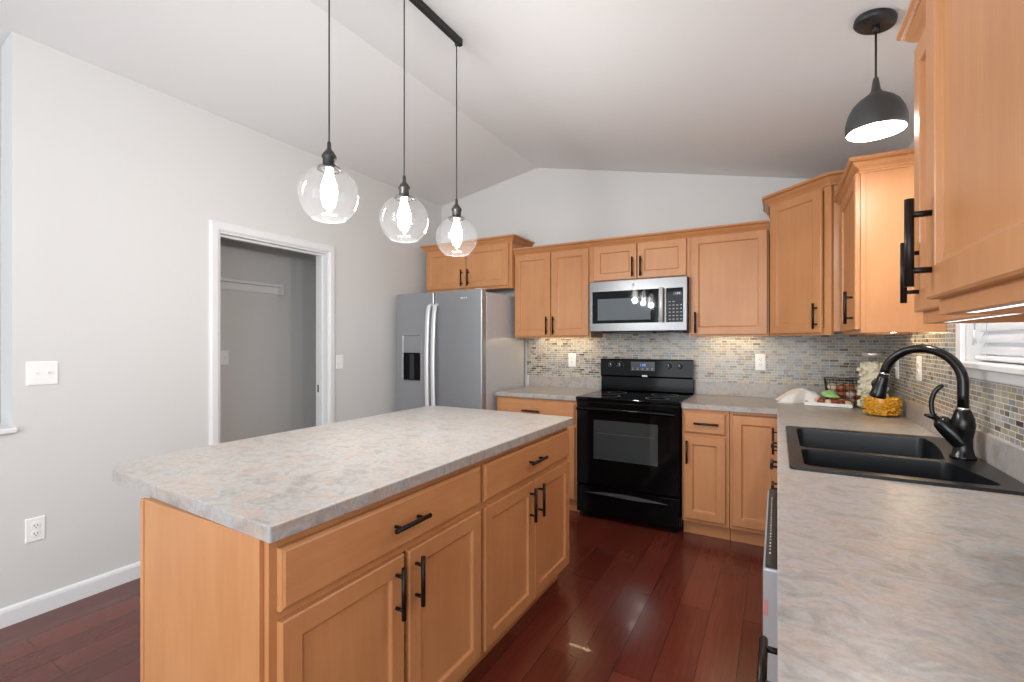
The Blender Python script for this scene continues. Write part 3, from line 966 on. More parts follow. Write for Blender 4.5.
# back guard
bg = B(); yb = D - 0.055
prof = [(yb, 0.916), (D, 0.916), (D, 1.19), (yb + 0.008, 1.19), (yb, 1.182), (yb - 0.008, 1.05), (yb + 0.014, 1.035), (yb + 0.010, 0.93)]
loft(bg, [[(0.0, y, z) for y, z in prof], [(SWd, y, z) for y, z in prof]])
cp = obj('control_panel', bg, M['black'], st)
yk = yb - 0.004
for x in (0.095, 0.172, 0.572, 0.655):
    b = B(); T = Matrix.Translation((x, yk, 1.137)) @ Matrix.Rotation(R(94), 4, 'X')
    lathe(b, [(0.0215, -0.001), (0.0215, 0.008), (0.018, 0.020), (0.0165, 0.022)], seg=24, cap1=True, mat4=T)
    k_ = obj('knob', b, M['blackmatte'], cp)
    b = B(); box(b, x - 0.002, x + 0.002, yk - 0.0235, yk - 0.021, 1.137, 1.153); obj('pointer', b, M['white'], k_)
b = B()
for x in (0.095, 0.172, 0.572, 0.655):
    for a in range(-130, 131, 20):
        px, pz = x + 0.028 * math.sin(R(a)), 1.137 + 0.028 * math.cos(R(a)); box(b, px - 0.0012, px + 0.0012, yk - 0.0035, yk + 0.002, pz - 0.0012, pz + 0.0012)
obj('knob_markings', b, M['greyprint'], cp)
b = B(); box(b, 0.262, 0.462, yk - 0.004, yk + 0.004, 1.092, 1.170, 0.002); ds = obj('clock_panel', b, mat('clock_panel', S(52, 54, 60), 0.15), cp)
SEG = {'0': 'abcdef', '1': 'bc', '2': 'abged', '3': 'abgcd', '5': 'afgcd'}
b = B()


def digit(b, ch, x, z, y, wd=0.010, hd=0.018, tk=0.0022):
    c = {'a': (x, x + wd, z + hd - tk, z + hd), 'd': (x, x + wd, z, z + tk), 'g': (x, x + wd, z + hd / 2 - tk / 2, z + hd / 2 + tk / 2),
         'f': (x, x + tk, z + hd / 2, z + hd), 'e': (x, x + tk, z, z + hd / 2), 'b': (x + wd - tk, x + wd, z + hd / 2, z + hd), 'c': (x + wd - tk, x + wd, z, z + hd / 2)}
    for s_ in SEG[ch]:
        a = c[s_]; box(b, a[0], a[1], y - 0.0012, y + 0.001, a[2], a[3])


for i, ch in enumerate('120'): digit(b, ch, 0.338 + i * 0.016 + (0.005 if i else 0), 1.132, yk - 0.0042)
obj('clock_digits', b, M['display'], ds)
b = B()
for i in range(5):
    for j in range(2):
        box(b, 0.272 + i * 0.040, 0.290 + i * 0.040, yk - 0.0048, yk - 0.0035, 1.101 + j * 0.012, 1.105 + j * 0.012)
obj('button_legends', b, M['greyprint'], ds)
b = B(); box(b, SWd / 2 - 0.022, SWd / 2 + 0.022, yb - 0.011, yb, 1.044, 1.058, 0.003); obj('badge', b, M['white'], cp)['label'] = 'small white oval badge'

# ================================================================== microwave
MX0, MX1 = -1.323, -0.573; mw = MX1 - MX0; YM = YW - 0.405
mz0, mz1 = 1.412, 1.816; mh = mz1 - mz0
mo = thing('microwave', 'stainless over-the-range microwave with black glass door', 'microwave', (MX0, YM, mz0))
b = B(); box(b, 0, mw, 0.022, 0.38, 0.0, mh, 0.002); obj('body', b, M['blackmatte'], mo)
dx = 0.592
b = B(); box(b, 0.0, mw, 0.0, 0.0215, 0.004, mh, 0.004, 2); fp = obj('front_panel', b, M['stain'], mo)
b = B(); loft(b, rect_rings(0.028, 0.548, 0.068, 0.322, [(0, 0.001), (0, -0.003), (0.003, -0.0045)])); dg = obj('door_glass', b, M['blackglass'], mo)
b = B(); loft(b, rect_rings(0.072, 0.488, 0.092, 0.262, [(0, -0.004), (0, -0.0052), (0.002, -0.0056)])); obj('door_screen', b, mat('microwave_screen', S(92, 98, 102), 0.03, 0.0, 0.35), dg)
b = B(); loft(b, rect_rings(0.602, 0.722, 0.068, 0.322, [(0, 0.001), (0, -0.003), (0.003, -0.0045)])); kp = obj('keypad', b, M['blackglass'], mo)
b = B()
for i in range(4):
    for j in range(6):
        x = 0.622 + i * 0.027; z = 0.086 + j * 0.026
        if j == 5 and i > 1: continue
        box(b, x, x + 0.014, -0.0052, -0.004, z, z + 0.007)
obj('key_legends', b, M['greyprint'], kp)
b = B(); box(b, 0.655, 0.715, -0.0052, -0.004, 0.268, 0.292); obj('clock_window', b, mat('mw_clock', S(30, 34, 40), 0.1), kp)
b = B()
for i, ch in enumerate('120'): digit(b, ch, 0.668 + i * 0.012 + (0.003 if i else 0), 0.274, -0.0054, 0.007, 0.013, 0.0018)
obj('clock_digits', b, M['white'], kp)
b = B(); tube(b, [(0.572, -0.032, 0.070), (0.572, -0.032, 0.325)], 0.0145, 16)
for z in (0.09, 0.305): tube(b, [(0.572, 0.0, z), (0.572, -0.032, z)], 0.009, 12)
obj('handle', b, M['bright'], mo)
b = B(); box(b, 0.22, 0.50, 0.03, 0.15, -0.012, 0.0, 0.003); box(b, 0.03, 0.09, 0.03, 0.33, -0.008, 0, 0.002); box(b, mw - 0.09, mw - 0.03, 0.03, 0.33, -0.008, 0, 0.002); obj('vent_grille', b, M['blackmatte'], mo)
b = B(); lathe(b, [(0.012, 0), (0.011, 0.0015)], seg=20, cap1=True, mat4=Matrix.Translation((mw / 2 - 0.02, 0.0005, 0.362)) @ Matrix.Rotation(R(90), 4, 'X')); obj('badge', b, M['greyprint'], mo)

# ================================================================== refrigerator
RX0, RX1 = -3.040, -2.103; rw = RX1 - RX0; YF = 3.222; rh = 1.772
fr = thing('refrigerator', 'stainless side-by-side refrigerator with dispenser at the left wall', 'refrigerator', (RX0, YF, 0))
b = B(); box(b, 0.004, rw - 0.004, 0.075, 0.745, 0.02, 1.752, 0.004, 2); obj('body', b, M['greypaint'], fr)
b = B(); box(b, 0.02, rw - 0.02, 0.07, 0.16, 0.0, 0.08); obj('base_grille', b, M['blackmatte'], fr)
sp_ = 0.438
for x0, x1, nm in ((0.0, sp_ - 0.004, 'freezer_door'), (sp_ + 0.004, rw, 'fresh_food_door')):
    b = B(); box(b, x0, x1, 0.0, 0.068, 0.085, rh, 0.012, 4)
    dd = obj(nm, b, M['stainf'], fr)
    hx = sp_ - 0.034 if x0 == 0 else sp_ + 0.034
    b = B()
    P = catmull([(hx, 0.0, 1.66), (hx, -0.035, 1.62), (hx, -0.052, 1.45), (hx, -0.060, 1.15), (hx, -0.052, 0.80), (hx, -0.035, 0.63), (hx, 0.0, 0.59)], 6)
    rings = []
    for i, p in enumerate(P):
        d_ = (P[min(i + 1, len(P) - 1)] - P[max(i - 1, 0)]).normalized(); nn = Vector((1, 0, 0)).cross(d_).normalized(); wv = 0.021 
        rings.append([p + Vector((1, 0, 0)) * wv * math.cos(a) + nn * 0.011 * math.sin(a) for a in [2 * math.pi * k / 14 for k in range(14)]])
    loft(b, rings, True, True, True)
    h = obj('door_handle', b, M['bright'], dd); h['label'] = 'bright curved handle'
    b = B(); box(b, x0 + 0.01 if x0 == 0 else x1 - 0.08, x0 + 0.08 if x0 == 0 else x1 - 0.01, 0.02, 0.10, rh, rh + 0.007, 0.002); obj('hinge_cover', b, M['greypaint'], fr)
    if x0 == 0:
        b = B(); loft(b, rect_rings(0.072, 0.300, 0.975, 1.405, [(0, 0.002), (0, -0.004), (0.010, -0.006), (0.013, -0.003), (0.016, 0.0)]), True, False)
        loft(b, rect_rings(0.088, 0.284, 1.24, 1.389, [(0, -0.001), (0.0, -0.003)]))
        dp = obj('dispenser', b, M['stainf'], dd)
        b = B(); box(b, 0.086, 0.286, -0.0035, 0.004, 0.992, 1.238, 0.002); obj('dispenser_recess', b, M['blackglass'], dp)
        b = B(); lathe(b, [(0.07, 1.0), (0.07, 1.225)], seg=40, mat4=Matrix.Translation((0.186, 0.062, 0)))
        # only the front bulge of the drip housing shows
        obj('dispenser_paddle', b, mat('dispenser_paddle', S(60, 62, 64), 0.25, 0.6), dp)
b = B(); box(b, rw - 0.215, rw - 0.185, -0.0018, 0.002, 1.700, 1.708); box(b, rw - 0.178, rw - 0.168, -0.0018, 0.002, 1.700, 1.708); box(b, rw - 0.155, rw - 0.150, -0.0018, 0.002, 1.697, 1.711)
obj('badge', b, M['white'], fr)['label'] = 'small pale metal lettering badge'

# ================================================================== dishwasher
dw = thing('dishwasher', 'white dishwasher with dark top control strip under the long worktop', 'dishwasher', (-0.026, 1.700, 0), R(-90))
b = B(); box(b, 0.004, 0.596, 0.055, 0.60, 0.02, 0.868); obj('tub', b, M['greypaint'], dw)
b = B(); box(b, 0.002, 0.598, 0.0, 0.05, 0.115, 0.860, 0.005, 2); dd = obj('door', b, mat('dishwasher_door', S(172, 175, 180), 0.35, 0.4), dw)
b = B(); box(b, 0.006, 0.594, 0.004, 0.05, 0.860, 0.8635, 0.001); cs = obj('control_strip', b, M['blackmatte'], dd)
b = B()
for k in range(22): box(b, 0.10 + k * 0.02, 0.108 + k * 0.02 - (k % 3) * 0.002, 0.011, 0.0135, 0.8634, 0.8638)
obj('button_legends', b, M['white'], cs)
b = B(); box(b, 0.5975, 0.5990, 0.002, 0.010, 0.762, 0.795); obj('energy_tag', b, M['pinktag'], dd)['label'] = 'small pink tag on the door edge'
b = B(); box(b, 0.0, 0.60, 0.06, 0.1, 0.0, 0.10); obj('toe_plate', b, M['blackmatte'], dw)

# ================================================================== window over the sink
w1 = bpy.data.objects.new('window_1', None); COL.objects.link(w1); w1['kind'] = 'structure'; w1.location = (XR, WY0, WZ0)
wl, wh = WY1 - WY0, WZ1 - WZ0
b = B()
box(b, -0.018, 0.0, -0.058, 0.0, -0.02, wh + 0.058, 0.003); box(b, -0.018, 0.0, wl, wl + 0.056, -0.02, wh + 0.058, 0.003); box(b, -0.018, 0.0, 0.0, wl, wh, wh + 0.058, 0.003)
obj('window_casing', b, M['trim'], w1)
b = B(); box(b, -0.034, 0.10, -0.075, wl + 0.078, -0.024, -0.0005, 0.005, 2); obj('window_sill', b, M['trim'], w1)
b = B(); box(b, -0.016, 0.0, -0.055, wl + 0.055, -0.060, -0.024, 0.003); obj('window_apron', b, M['trim'], w1)
b = B(); q = 0.04
for a in ((0.0, q, 0, wh), (wl - q, wl, 0, wh)): box(b, 0.085, 0.12, a[0], a[1], a[2], a[3], 0.003)
for a in ((0, q), (wh / 2 - q / 2, wh / 2 + q / 2), (wh - q, wh)): box(b, 0.085, 0.12, q, wl - q, a[0], a[1], 0.003)
obj('sash', b, M['trim'], w1)
b = B(); box(b, 0.102, 0.105, q, wl - q, q, wh - q); obj('pane', b, M['pane'], w1)

bl = thing('window_blind', 'white slatted blind in the window above the sink', 'blind', (XR + 0.045, WY0 + 0.008, WZ0))
bw = wl - 0.016
b = B(); box(b, -0.028, 0.028, 0, bw, wh - 0.05, wh - 0.002, 0.003); obj('headrail', b, M['trim'], bl)
b = B(); box(b, -0.025, 0.025, 0.002, bw - 0.002, 0.006, 0.022, 0.004); obj('bottom_rail', b, M['trim'], bl)
z = 0.052
while z < wh - 0.07:
    b = B(); rings = []
    for yy in (0.004, bw - 0.004):
        ring = []
        for k in range(7):
            u = -0.025 + 0.05 * k / 6; a = R(69); arcv = 0.004 * (1 - (u / 0.025) ** 2)
            # room-side edge low
            ring.append((u * math.cos(a) - arcv * math.sin(a), yy, z + u * math.sin(a) + arcv * math.cos(a)))
        for k in range(6, -1, -1):
            u = -0.025 + 0.05 * k / 6; a = R(69); arcv = 0.004 * (1 - (u / 0.025) ** 2) - 0.0028
            ring.append((u * math.cos(a) - arcv * math.sin(a), yy, z + u * math.sin(a) + arcv * math.cos(a)))
        rings.append(ring)
    loft(b, rings); obj('slat', b, M['slat'], bl)
    z += 0.0425
for yy in (0.12, bw - 0.12):
    b = B(); tube(b, [(-0.024, yy, 0.02), (-0.024, yy, wh - 0.04)], 0.0012, 6); obj('ladder_cord', b, M['trim'], bl)
b = B(); tube(b, [(-0.032, bw - 0.03, wh - 0.05), (-0.032, bw - 0.03, 0.12)], 0.0022, 8); tube(b, [(-0.032, bw - 0.03, 0.12), (-0.032, bw - 0.03, 0.06)], [0.004, 0.006], 10)
obj('tilt_wand', b, mat('wand_grey', S(200, 200, 202), 0.4), bl)

def lamp(parent, z, power, radius):
    l = bpy.data.lights.new('lamp_light', 'POINT'); l.energy = power; l.shadow_soft_size = radius; l.color = (1, 0.985, 0.96)
    o = bpy.data.objects.new('lamp_light', l); COL.objects.link(o); o.parent = parent; o.location = (0, 0, z)


# ================================================================== island pendants
XP = -1.40; zc_ = ceil_z(XP)
tk = thing('ceiling_track', 'black ceiling track bar above the island', 'light track', (XP, 1.520, zc_ - 0.001))
b = B(); box(b, -0.011, 0.011, -0.45, 0.430, -0.036, 0.0, 0.002); obj('bar', b, M['pendblack'], tk)
for yy in (1.142, 1.532, 1.912):
    b = B(); lathe(b, [(0.005, -0.054), (0.009, -0.048), (0.009, -0.035)], 0, yy - 1.520, 16, True, True); obj('cord_grip', b, M['pendblack'], tk)
PZ = zc_ - 0.05
G = 1.856
for k, (yy, lab) in enumerate(((1.142, 'clear globe pendant nearest the camera over the island'),
                               (1.532, 'middle clear globe pendant of the three over the island'),
                               (1.912, 'clear globe pendant farthest away, in front of the refrigerator cabinet'))):
    p = thing('pendant_light', lab, 'pendant light', (XP, yy, G), group='globe pendants over the island')
    b = B(); tube(b, [(0, 0, 0.185), (0, 0, PZ - G)], 0.0028, 8); obj('cord', b, M['pendblack'], p)
    b = B(); lathe(b, [(0.005, 0.192), (0.007, 0.186), (0.007, 0.170), (0.010, 0.162), (0.014, 0.158), (0.025, 0.142), (0.026, 0.134), (0.022, 0.130),
                       (0.022, 0.104), (0.020, 0.103)], seg=24, cap0=True, cap1=True); obj('socket', b, M['socket'], p)
    b = B(); lathe(b, [(0.020, 0.103), (0.040, 0.098), (0.041, 0.090), (0.036, 0.088)], seg=28); obj('shade_ring', b, M['socket'], p)
    b = B(); rg = 0.104; prof = [(0.034, 0.1005)]
    a0 = math.asin(0.034 / rg); a1 = math.pi - math.asin(0.060 / rg)
    prof = [(rg * math.sin(a0 + (a1 - a0) * i / 28), rg * math.cos(a0 + (a1 - a0) * i / 28)) for i in range(29)]
    lathe(b, prof, seg=48)
    rl = prof[-1]; tor = [(rl[0] + 0.002 * math.cos(2 * math.pi * i / 8), rl[1] + 0.002 * math.sin(2 * math.pi * i / 8)) for i in range(9)]
    lathe(b, tor, seg=48)
    obj('glass_globe', b, M['globe'], p)
    b = B(); lathe(b, [(0.012, 0.098), (0.013, 0.080), (0.018, 0.060), (0.026, 0.036), (0.029, 0.014), (0.026, -0.006), (0.018, -0.020), (0.007, -0.026)], seg=24, cap0=True, cap1=True)
    obj('bulb', b, M['bulb'], p)['label'] = 'glowing white bulb'
    lamp(p, -0.05, 11, 0.03)

# ================================================================== sink pendant
xq, yq = 0.308, 2.112; zq = ceil_z(xq)
sp2 = thing('pendant_light', 'black dome pendant hanging over the sink', 'pendant light', (xq, yq, zq))
b = B(); sl = math.atan(-0.2209)
T = Matrix.Rotation(-sl, 4, 'Y')
lathe(b, [(0.062, -0.002), (0.064, -0.006), (0.064, -0.020), (0.058, -0.026), (0.02, -0.028)], seg=36, cap0=True, cap1=True, mat4=T)
cn = obj('canopy', b, M['pendblack'], sp2)
for sx_ in (-1, 1):
    b = B(); lathe(b, [(0.006, -0.027), (0.006, -0.031), (0.003, -0.033)], sx_ * 0.02, sx_ * 0.036, 12, True, True, mat4=T); obj('screw', b, M['blackmatte'], cn)
b = B(); lathe(b, [(0.011, -0.026), (0.011, -0.045), (0.006, -0.05)], 0, 0, 14, True, True); obj('cord_grip', b, M['blackmatte'], cn)
zr = 2.084 - zq
b = B(); tube(b, [(0, 0, -0.04), (0, 0, zr + 0.185)], 0.0035, 8); obj('cord', b, M['blackmatte'], sp2)
b = B()
pr = [(0.008, 0.192), (0.010, 0.180), (0.012, 0.166), (0.014, 0.150), (0.020, 0.138), (0.034, 0.128), (0.053, 0.114), (0.071, 0.094), (0.084, 0.066), (0.091, 0.036), (0.091, 0.010), (0.0895, 0.0)]
pin = [(r_ - 0.003, z_ - (0.003 if z_ > 0.1 else 0)) for r_, z_ in pr[4:]]
lathe(b, [(r_, z_ + zr) for r_, z_ in pr] + [(0.0865, zr)], seg=44, cap0=True)
ds_ = obj('shade', b, mat('shade_black', S(62, 62, 63), 0.5, 0.1), sp2)
b = B(); lathe(b, [(r_ - 0.0005, z_ + zr) for r_, z_ in reversed(pin)], seg=44, cap1=True); obj('shade_lining', b, M['shadein'], ds_)['label'] = 'white inside of the shade'
b = B(); lathe(b, [(0.012, 0.125 + zr), (0.014, 0.095 + zr), (0.028, 0.07 + zr), (0.032, 0.045 + zr), (0.026, 0.022 + zr), (0.010, 0.012 + zr)], seg=24, cap0=True, cap1=True)
obj('bulb', b, M['bulb'], sp2)['label'] = 'glowing white bulb'
lamp(sp2, zr + 0.004, 16, 0.03)

# ================================================================== under-cabinet lights
for lab, x0, x1, y0, y1 in (('slim light bar under the cabinet left of the microwave', -1.98, -1.42, YW - 0.10, YW - 0.075),
                            ('slim light bar under the cabinet right of the microwave', -0.52, -0.10, YW - 0.10, YW - 0.075)):
    u = thing('under_cabinet_light', lab, 'light', ((x0 + x1) / 2, (y0 + y1) / 2, 1.384), group='under-cabinet light bars')
    hx = (x1 - x0) / 2; hy = (y1 - y0) / 2
    b = B(); box(b, -hx, hx, -hy, hy, 0, 0.010, 0.002); obj('housing', b, M['plastic'], u)
    b = B(); box(b, -hx + 0.01, hx - 0.01, -hy + 0.004, hy - 0.004, -0.003, 0.0); obj('diffuser', b, M['led'], u)
u = thing('under_cabinet_light', 'slim light bar under the side cabinet between corner and window', 'light', (XR - 0.09, 3.0, 1.384), group='under-cabinet light bars')
b = B(); box(b, -0.012, 0.012, -0.28, 0.28, 0, 0.010, 0.002); obj('housing', b, M['plastic'], u)
b = B(); box(b, -0.008, 0.008, -0.27, 0.27, -0.003, 0.0); obj('diffuser', b, M['led'], u)

for lab, parent_x, y0, y1 in (('slim light bar under the deep cabinet nearest the camera', XR - 0.385 + 0.0215, 0.53, 1.085),
                              ('slim light bar under the cabinet just right of the window', XR - 0.305 + 0.0215, 1.14, 1.56)):
    u = thing('under_cabinet_light', lab, 'light', (parent_x, (y0 + y1) / 2, 1.376), group='under-cabinet light bars')
    h_ = (y1 - y0) / 2
    b = B(); box(b, 0, 0.020, -h_, h_, 0.002, 0.0205, 0.002); obj('housing', b, M['plastic'], u)
    b = B(); box(b, 0.002, 0.018, -h_ + 0.01, h_ - 0.01, 0.0, 0.002); obj('diffuser', b, M['ledw'], u)

# ================================================================== things on the worktop
# white cloth: a soft folded heap
tw = B(); NX, NY = 30, 22; grid = []
for i in range(NX + 1):
    row = []
    for j in range(NY + 1):
        u = i / NX; v = j / NY
        ax = 0.0 + 0.265 * u + 0.012 * math.sin(v * 5); fr_ = 3.700 + 0.085 * (lambda q: q * q * (3 - 2 * q))(min(1, max(0, (u - 0.30) / 0.35))); ay = fr_ + (3.930 - fr_) * v + 0.012 * math.sin(u * 6)
        hgt = 0.010 + 0.085 * (math.sin(math.pi * min(1, u * 0.82 + 0.05)) ** 1.2) * (0.30 + 0.70 * math.sin(math.pi * min(1, 0.18 + v * 0.72)))
        hgt += 0.007 * math.sin(u * 13 + v * 4) * math.sin(math.pi * v) + 0.005 * math.sin(v * 17 + u * 5) * u
        ed = min(u, v, 1 - u, 1 - v)
        hgt *= min(1.0, 0.22 + ed * 7)
        row.append(tw.verts.new((ax, ay, ZT + max(0.005, hgt))))
    grid.append(row)
for i in range(NX):
    for j in range(NY):
        f_ = tw.faces.new((grid[i][j], grid[i + 1][j], grid[i + 1][j + 1], grid[i][j + 1])); f_.smooth = True
# close underneath
bot = [[tw.verts.new((p.co.x, p.co.y, ZT + 0.0005)) for p in row] for row in grid]
for i in range(NX):
    for j in range(NY):
        tw.faces.new((bot[i][j], bot[i][j + 1], bot[i + 1][j + 1], bot[i + 1][j]))
for i in range(NX):
    tw.faces.new((grid[i][0], bot[i][0], bot[i + 1][0], grid[i + 1][0])); tw.faces.new((grid[i][NY], grid[i + 1][NY], bot[i + 1][NY], bot[i][NY]))
for j in range(NY):
    tw.faces.new((grid[0][j], grid[0][j + 1], bot[0][j + 1], bot[0][j])); tw.faces.new((grid[NX][j], bot[NX][j], bot[NX][j + 1], grid[NX][j + 1]))
tag(obj('dish_towel', tw, M['cloth']), 'white cloth heaped on the worktop in the corner', 'towel')

# white tray
tr = thing('serving_tray', 'shallow white tray of fruit on the worktop beside the white cloth', 'tray', (0.292, 3.690, ZT), R(-8))
b = B(); tw_, td, th = 0.262, 0.13, 0.024
loft(b, [rounded([(-tw_ / 2 + i, -td / 2 + i), (tw_ / 2 - i, -td / 2 + i), (tw_ / 2 - i, td / 2 - i), (-tw_ / 2 + i, td / 2 - i)], 0.012 if i < 0.01 else 0.006, 4) and
         [(x, y, z) for x, y in rounded([(-tw_ / 2 + i, -td / 2 + i), (tw_ / 2 - i, -td / 2 + i), (tw_ / 2 - i, td / 2 - i), (-tw_ / 2 + i, td / 2 - i)], 0.008, 4)]
         for i, z in ((0.006, 0.0), (0.0, 0.004), (0.0, th), (0.006, th), (0.009, 0.008))], True, True)
obj('shell', b, M['tray'], tr)


def blob(rx, ry, rz, seed, amp=0.08, sub=2):
    b = B(); bmesh.ops.create_icosphere(b, subdivisions=sub, radius=1)
    rnd = random.Random(seed); ph = [rnd.uniform(0, 6) for _ in range(6)]
    for v in b.verts:
        k = 1 + amp * (math.sin(3 * v.co.x + ph[0]) + math.sin(3.5 * v.co.y + ph[1]) + math.sin(4 * v.co.z + ph[2])) / 2
        v.co = Vector((v.co.x * rx * k, v.co.y * ry * k, v.co.z * rz * k))
    for f in b.faces: f.smooth = True
    return b


TR = Matrix.Translation((0.292, 3.690, ZT)) @ Matrix.Rotation(R(-8), 4, 'Z')
fruit = [(-0.035, -0.025, 'plum', 0.025), (0.000, -0.035, 'cream', 0.021), (0.037, -0.033, 'plum', 0.024), (0.073, -0.036, 'plum', 0.021), (0.070, -0.002, 'cream', 0.022),
         (0.104, -0.034, 'cream', 0.020), (0.015, 0.014, 'plum', 0.023), (0.053, 0.036, 'cream', 0.02), (-0.055, 0.022, 'cream', 0.024), (0.100, 0.022, 'plum', 0.022)]
flab = ['dark red fruit at the left of the tray, beside a cream piece', 'cream piece between the red fruit at the front of the tray', 'dark red fruit at the front middle of the tray under the green dish',
        'dark red fruit right of the front middle of the tray', 'cream piece toward the right end of the tray, second row', 'cream piece at the front right corner of the tray',
        'dark red fruit under the middle of the green leaf dish', 'cream piece behind the front row of the tray', 'cream piece at the back left of the tray', 'dark red fruit at the back right of the tray']
for k, (x, y, m_, r_) in enumerate(fruit):
    p = TR @ Vector((x, y, 0.0085 + r_ * 0.92))
    tag(obj('dried_fruit', blob(r_ * 1.08, r_, r_ * 0.92, k), M[m_], None, p), flab[k], 'fruit', 'fruit pieces in the white tray')
# green leaf-shaped dish leaning on the fruit
b = B(); rings = []
for i in range(13):
    t_ = i / 12; wv = 0.036 * math.sin(math.pi * min(1, t_ ** 0.8 * 0.97 + 0.015)); zc2 = 0.014 * math.sin(math.pi * t_)
    ring = []
    for k in range(9):
        a = -1 + 2 * k / 8; ring.append((-0.052 + 0.104 * t_, a * wv, zc2 + 0.010 * (1 - a * a)))
    for k in range(8, -1, -1):
        a = -1 + 2 * k / 8; ring.append((-0.052 + 0.104 * t_, a * wv, zc2 + 0.010 * (1 - a * a) - 0.003))
    rings.append(ring)
loft(b, rings, True, True, True)
tag(obj('leaf_dish', b, M['green'], None, TR @ Vector((0.010, -0.008, 0.070)), (R(36), R(14), R(-20))), 'green leaf shaped piece lying across the fruit tray', 'dish')

# egg basket (wire) behind the tray
bx, by = 0.395, 3.868
bk = thing('egg_basket', 'black wire basket full of eggs against the tiled corner', 'basket', (bx, by, ZT))
b = B()
RW, RD, HB = 0.092, 0.085, 0.165


def rect_wire(b, rx, ry, z, r_):
    pts = rounded([(-rx, -ry), (rx, -ry), (rx, ry), (-rx, ry)], 0.02, 4); pts = pts + [pts[0]]
    tube(b, [(x, y, z) for x, y in pts], r_, 8, False)


rect_wire(b, RW + 0.018, RD + 0.018, HB, 0.0030)
obj('top_rim', b, M['wire'], bk)
b = B()
for q, z in ((0.0, 0.004), (0.006, 0.045), (0.012, 0.09), (0.016, 0.13)): rect_wire(b, RW + q, RD + q, z, 0.0016)
for k in range(6):
    t_ = -1 + 2 * k / 5
    for s_ in (-1, 1):
        tube(b, [(t_ * (RW - 0.015), s_ * RD, 0.004), (t_ * (RW), s_ * (RD + 0.018), HB)], 0.0016, 6)
        tube(b, [(s_ * RW, t_ * (RD - 0.015), 0.004), (s_ * (RW + 0.018), t_ * RD, HB)], 0.0016, 6)
    tube(b, [(t_ * (RW - 0.015), -RD, 0.004), (t_ * (RW - 0.015), RD, 0.004)], 0.0016, 6)
obj('wire_mesh', b, M['wire'], bk)
eb = B(); pr_ = [(0.0215 * math.sin(a) * (1 - 0.12 * math.cos(a)), -0.0275 * math.cos(a)) for a in [math.pi * (0.03 + 0.94 * i / 14) for i in range(15)]]
lathe(eb, pr_, seg=20, cap0=True, cap1=True, mat4=Matrix.Rotation(R(80), 4, 'Y'))
e_me = None
eggs = []
rows = ['bottom layer', 'middle layer', 'top layer']
words = {0: 'left', 1: 'middle left', 2: 'middle right', 3: 'right'}
pat = [['b', 'b', 'w', 'b'], ['w', 'b', 'w', 'b'], ['w', 'b', 'b', 'w']]
for lv in range(3):
    for fb_ in range(2):
        for k in range(4):
            c_ = pat[lv][k] if fb_ == 0 else random.choice('bw')
            x = bx + (-0.066 + 0.044 * k) * (1 + 0.05 * lv); y = by - 0.055 + fb_ * 0.062 - 0.004 * lv; z = ZT + 0.030 + lv * 0.043
            if e_me is None:
                o = obj('egg', eb, M['eggb']); e_me = o
            else:
                o = e_me.copy(); COL.objects.link(o)
            if c_ == 'w':
                if 'w' not in [e[0] for e in eggs]:
                    o.data = e_me.data.copy(); o.data.materials[0] = M['eggw']; wme = o.data
                else: o.data = wme
            elif eggs: o.data = e_me.data
            eggs.append((c_, o))
            o.location = (x, y, z); o.rotation_euler = (R(random.uniform(-20, 20)), 0, R(random.uniform(-15, 15)))
            tag(o, '%s egg at basket %s, %s, %s column' % ('white' if c_ == 'w' else 'brown', 'front' if fb_ == 0 else 'back', rows[lv], words[k]), 'egg', 'eggs in the wire basket')


def jar(name, label, loc, prof, rim, lid=None):
    r = thing(name, label, 'jar', loc)
    b = B(); lathe(b, prof, seg=44, cap0=True); obj('glass', b, M['jar'], r)
    if lid:
        b = B(); lathe(b, lid, seg=36, cap0=True, cap1=True); obj('lid', b, M['lid'], r)['label'] = 'metal lid'
    return r


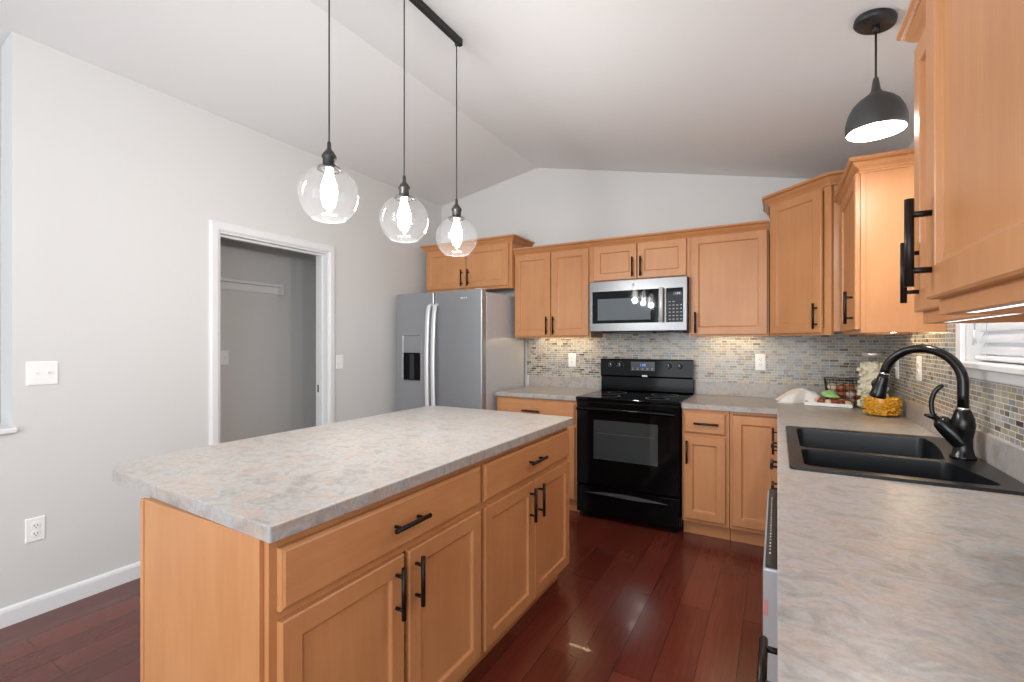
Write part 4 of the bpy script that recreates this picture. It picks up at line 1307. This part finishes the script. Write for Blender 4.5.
# tall jar of cauliflower-like florets
j1 = (0.515, 3.640, ZT)
jar('storage_jar', 'tall glass jar of cream florets behind the faucet spout', j1,
    [(0.078, 0.0), (0.086, 0.006), (0.088, 0.02), (0.088, 0.25), (0.080, 0.285), (0.055, 0.312), (0.050, 0.320), (0.050, 0.333)], 0.05,
    [(0.052, 0.330), (0.054, 0.333), (0.054, 0.350), (0.050, 0.354)])
b = B(); rnd = random.Random(3)
lathe(b, [(0.06, 0.008), (0.044, 0.012), (0.045, 0.24), (0.035, 0.27), (0.03, 0.29)], seg=24, cap0=True, cap1=True)
for k in range(230):
    a = rnd.uniform(0, 6.28); rr_ = 0.071 * math.sqrt(rnd.uniform(0.1, 1)); z = 0.018 + 0.270 * (k / 230); s_ = rnd.uniform(0.011, 0.0165)
    if z > 0.255: rr_ *= 0.72
    m4 = Matrix.Translation((rr_ * math.cos(a), rr_ * math.sin(a), z)) @ Matrix.Rotation(rnd.uniform(0, 3), 4, 'X') @ Matrix.Diagonal((s_, s_ * 0.9, s_ * 0.8, 1))
    r2 = bmesh.ops.create_icosphere(b, subdivisions=2, radius=1, matrix=m4)
    for v in r2['verts']: v.co += Vector((rnd.uniform(-1, 1), rnd.uniform(-1, 1), rnd.uniform(-1, 1))) * 0.0016
for f in b.faces: f.smooth = True
o = tag(obj('floret_filling', b, M['cauli'], None, j1), 'cream florets filling the tall glass jar', 'food'); o['kind'] = 'stuff'
# low jar of yellow pasta
j2 = (0.515, 3.345, ZT)
jar('storage_jar', 'low wide glass jar of yellow pasta under the faucet spout', j2,
    [(0.080, 0.0), (0.094, 0.006), (0.097, 0.02), (0.097, 0.105), (0.092, 0.125), (0.078, 0.14), (0.078, 0.155), (0.081, 0.158)], 0.07)
b = B(); rnd = random.Random(5)
lathe(b, [(0.06, 0.008), (0.056, 0.012), (0.058, 0.05), (0.056, 0.090), (0.05, 0.100)], seg=24, cap0=True, cap1=True)
for k in range(230):
    a = rnd.uniform(0, 6.28); rr_ = 0.078 * math.sqrt(rnd.uniform(0.5, 1)); z = 0.012 + 0.088 * rnd.random()
    c_ = Vector((rr_ * math.cos(a), rr_ * math.sin(a), z)); d_ = Vector((rnd.uniform(-1, 1), rnd.uniform(-1, 1), rnd.uniform(-0.5, 0.5))).normalized() * 0.013
    n_ = d_.cross(Vector((0, 0, 1))).normalized() * 0.005
    tube(b, catmull([c_ - d_, c_ + n_, c_ + d_], 3), 0.0052, 7)
o = tag(obj('pasta_filling', b, M['yellow'], None, j2), 'yellow pasta filling the low glass jar', 'food'); o['kind'] = 'stuff'
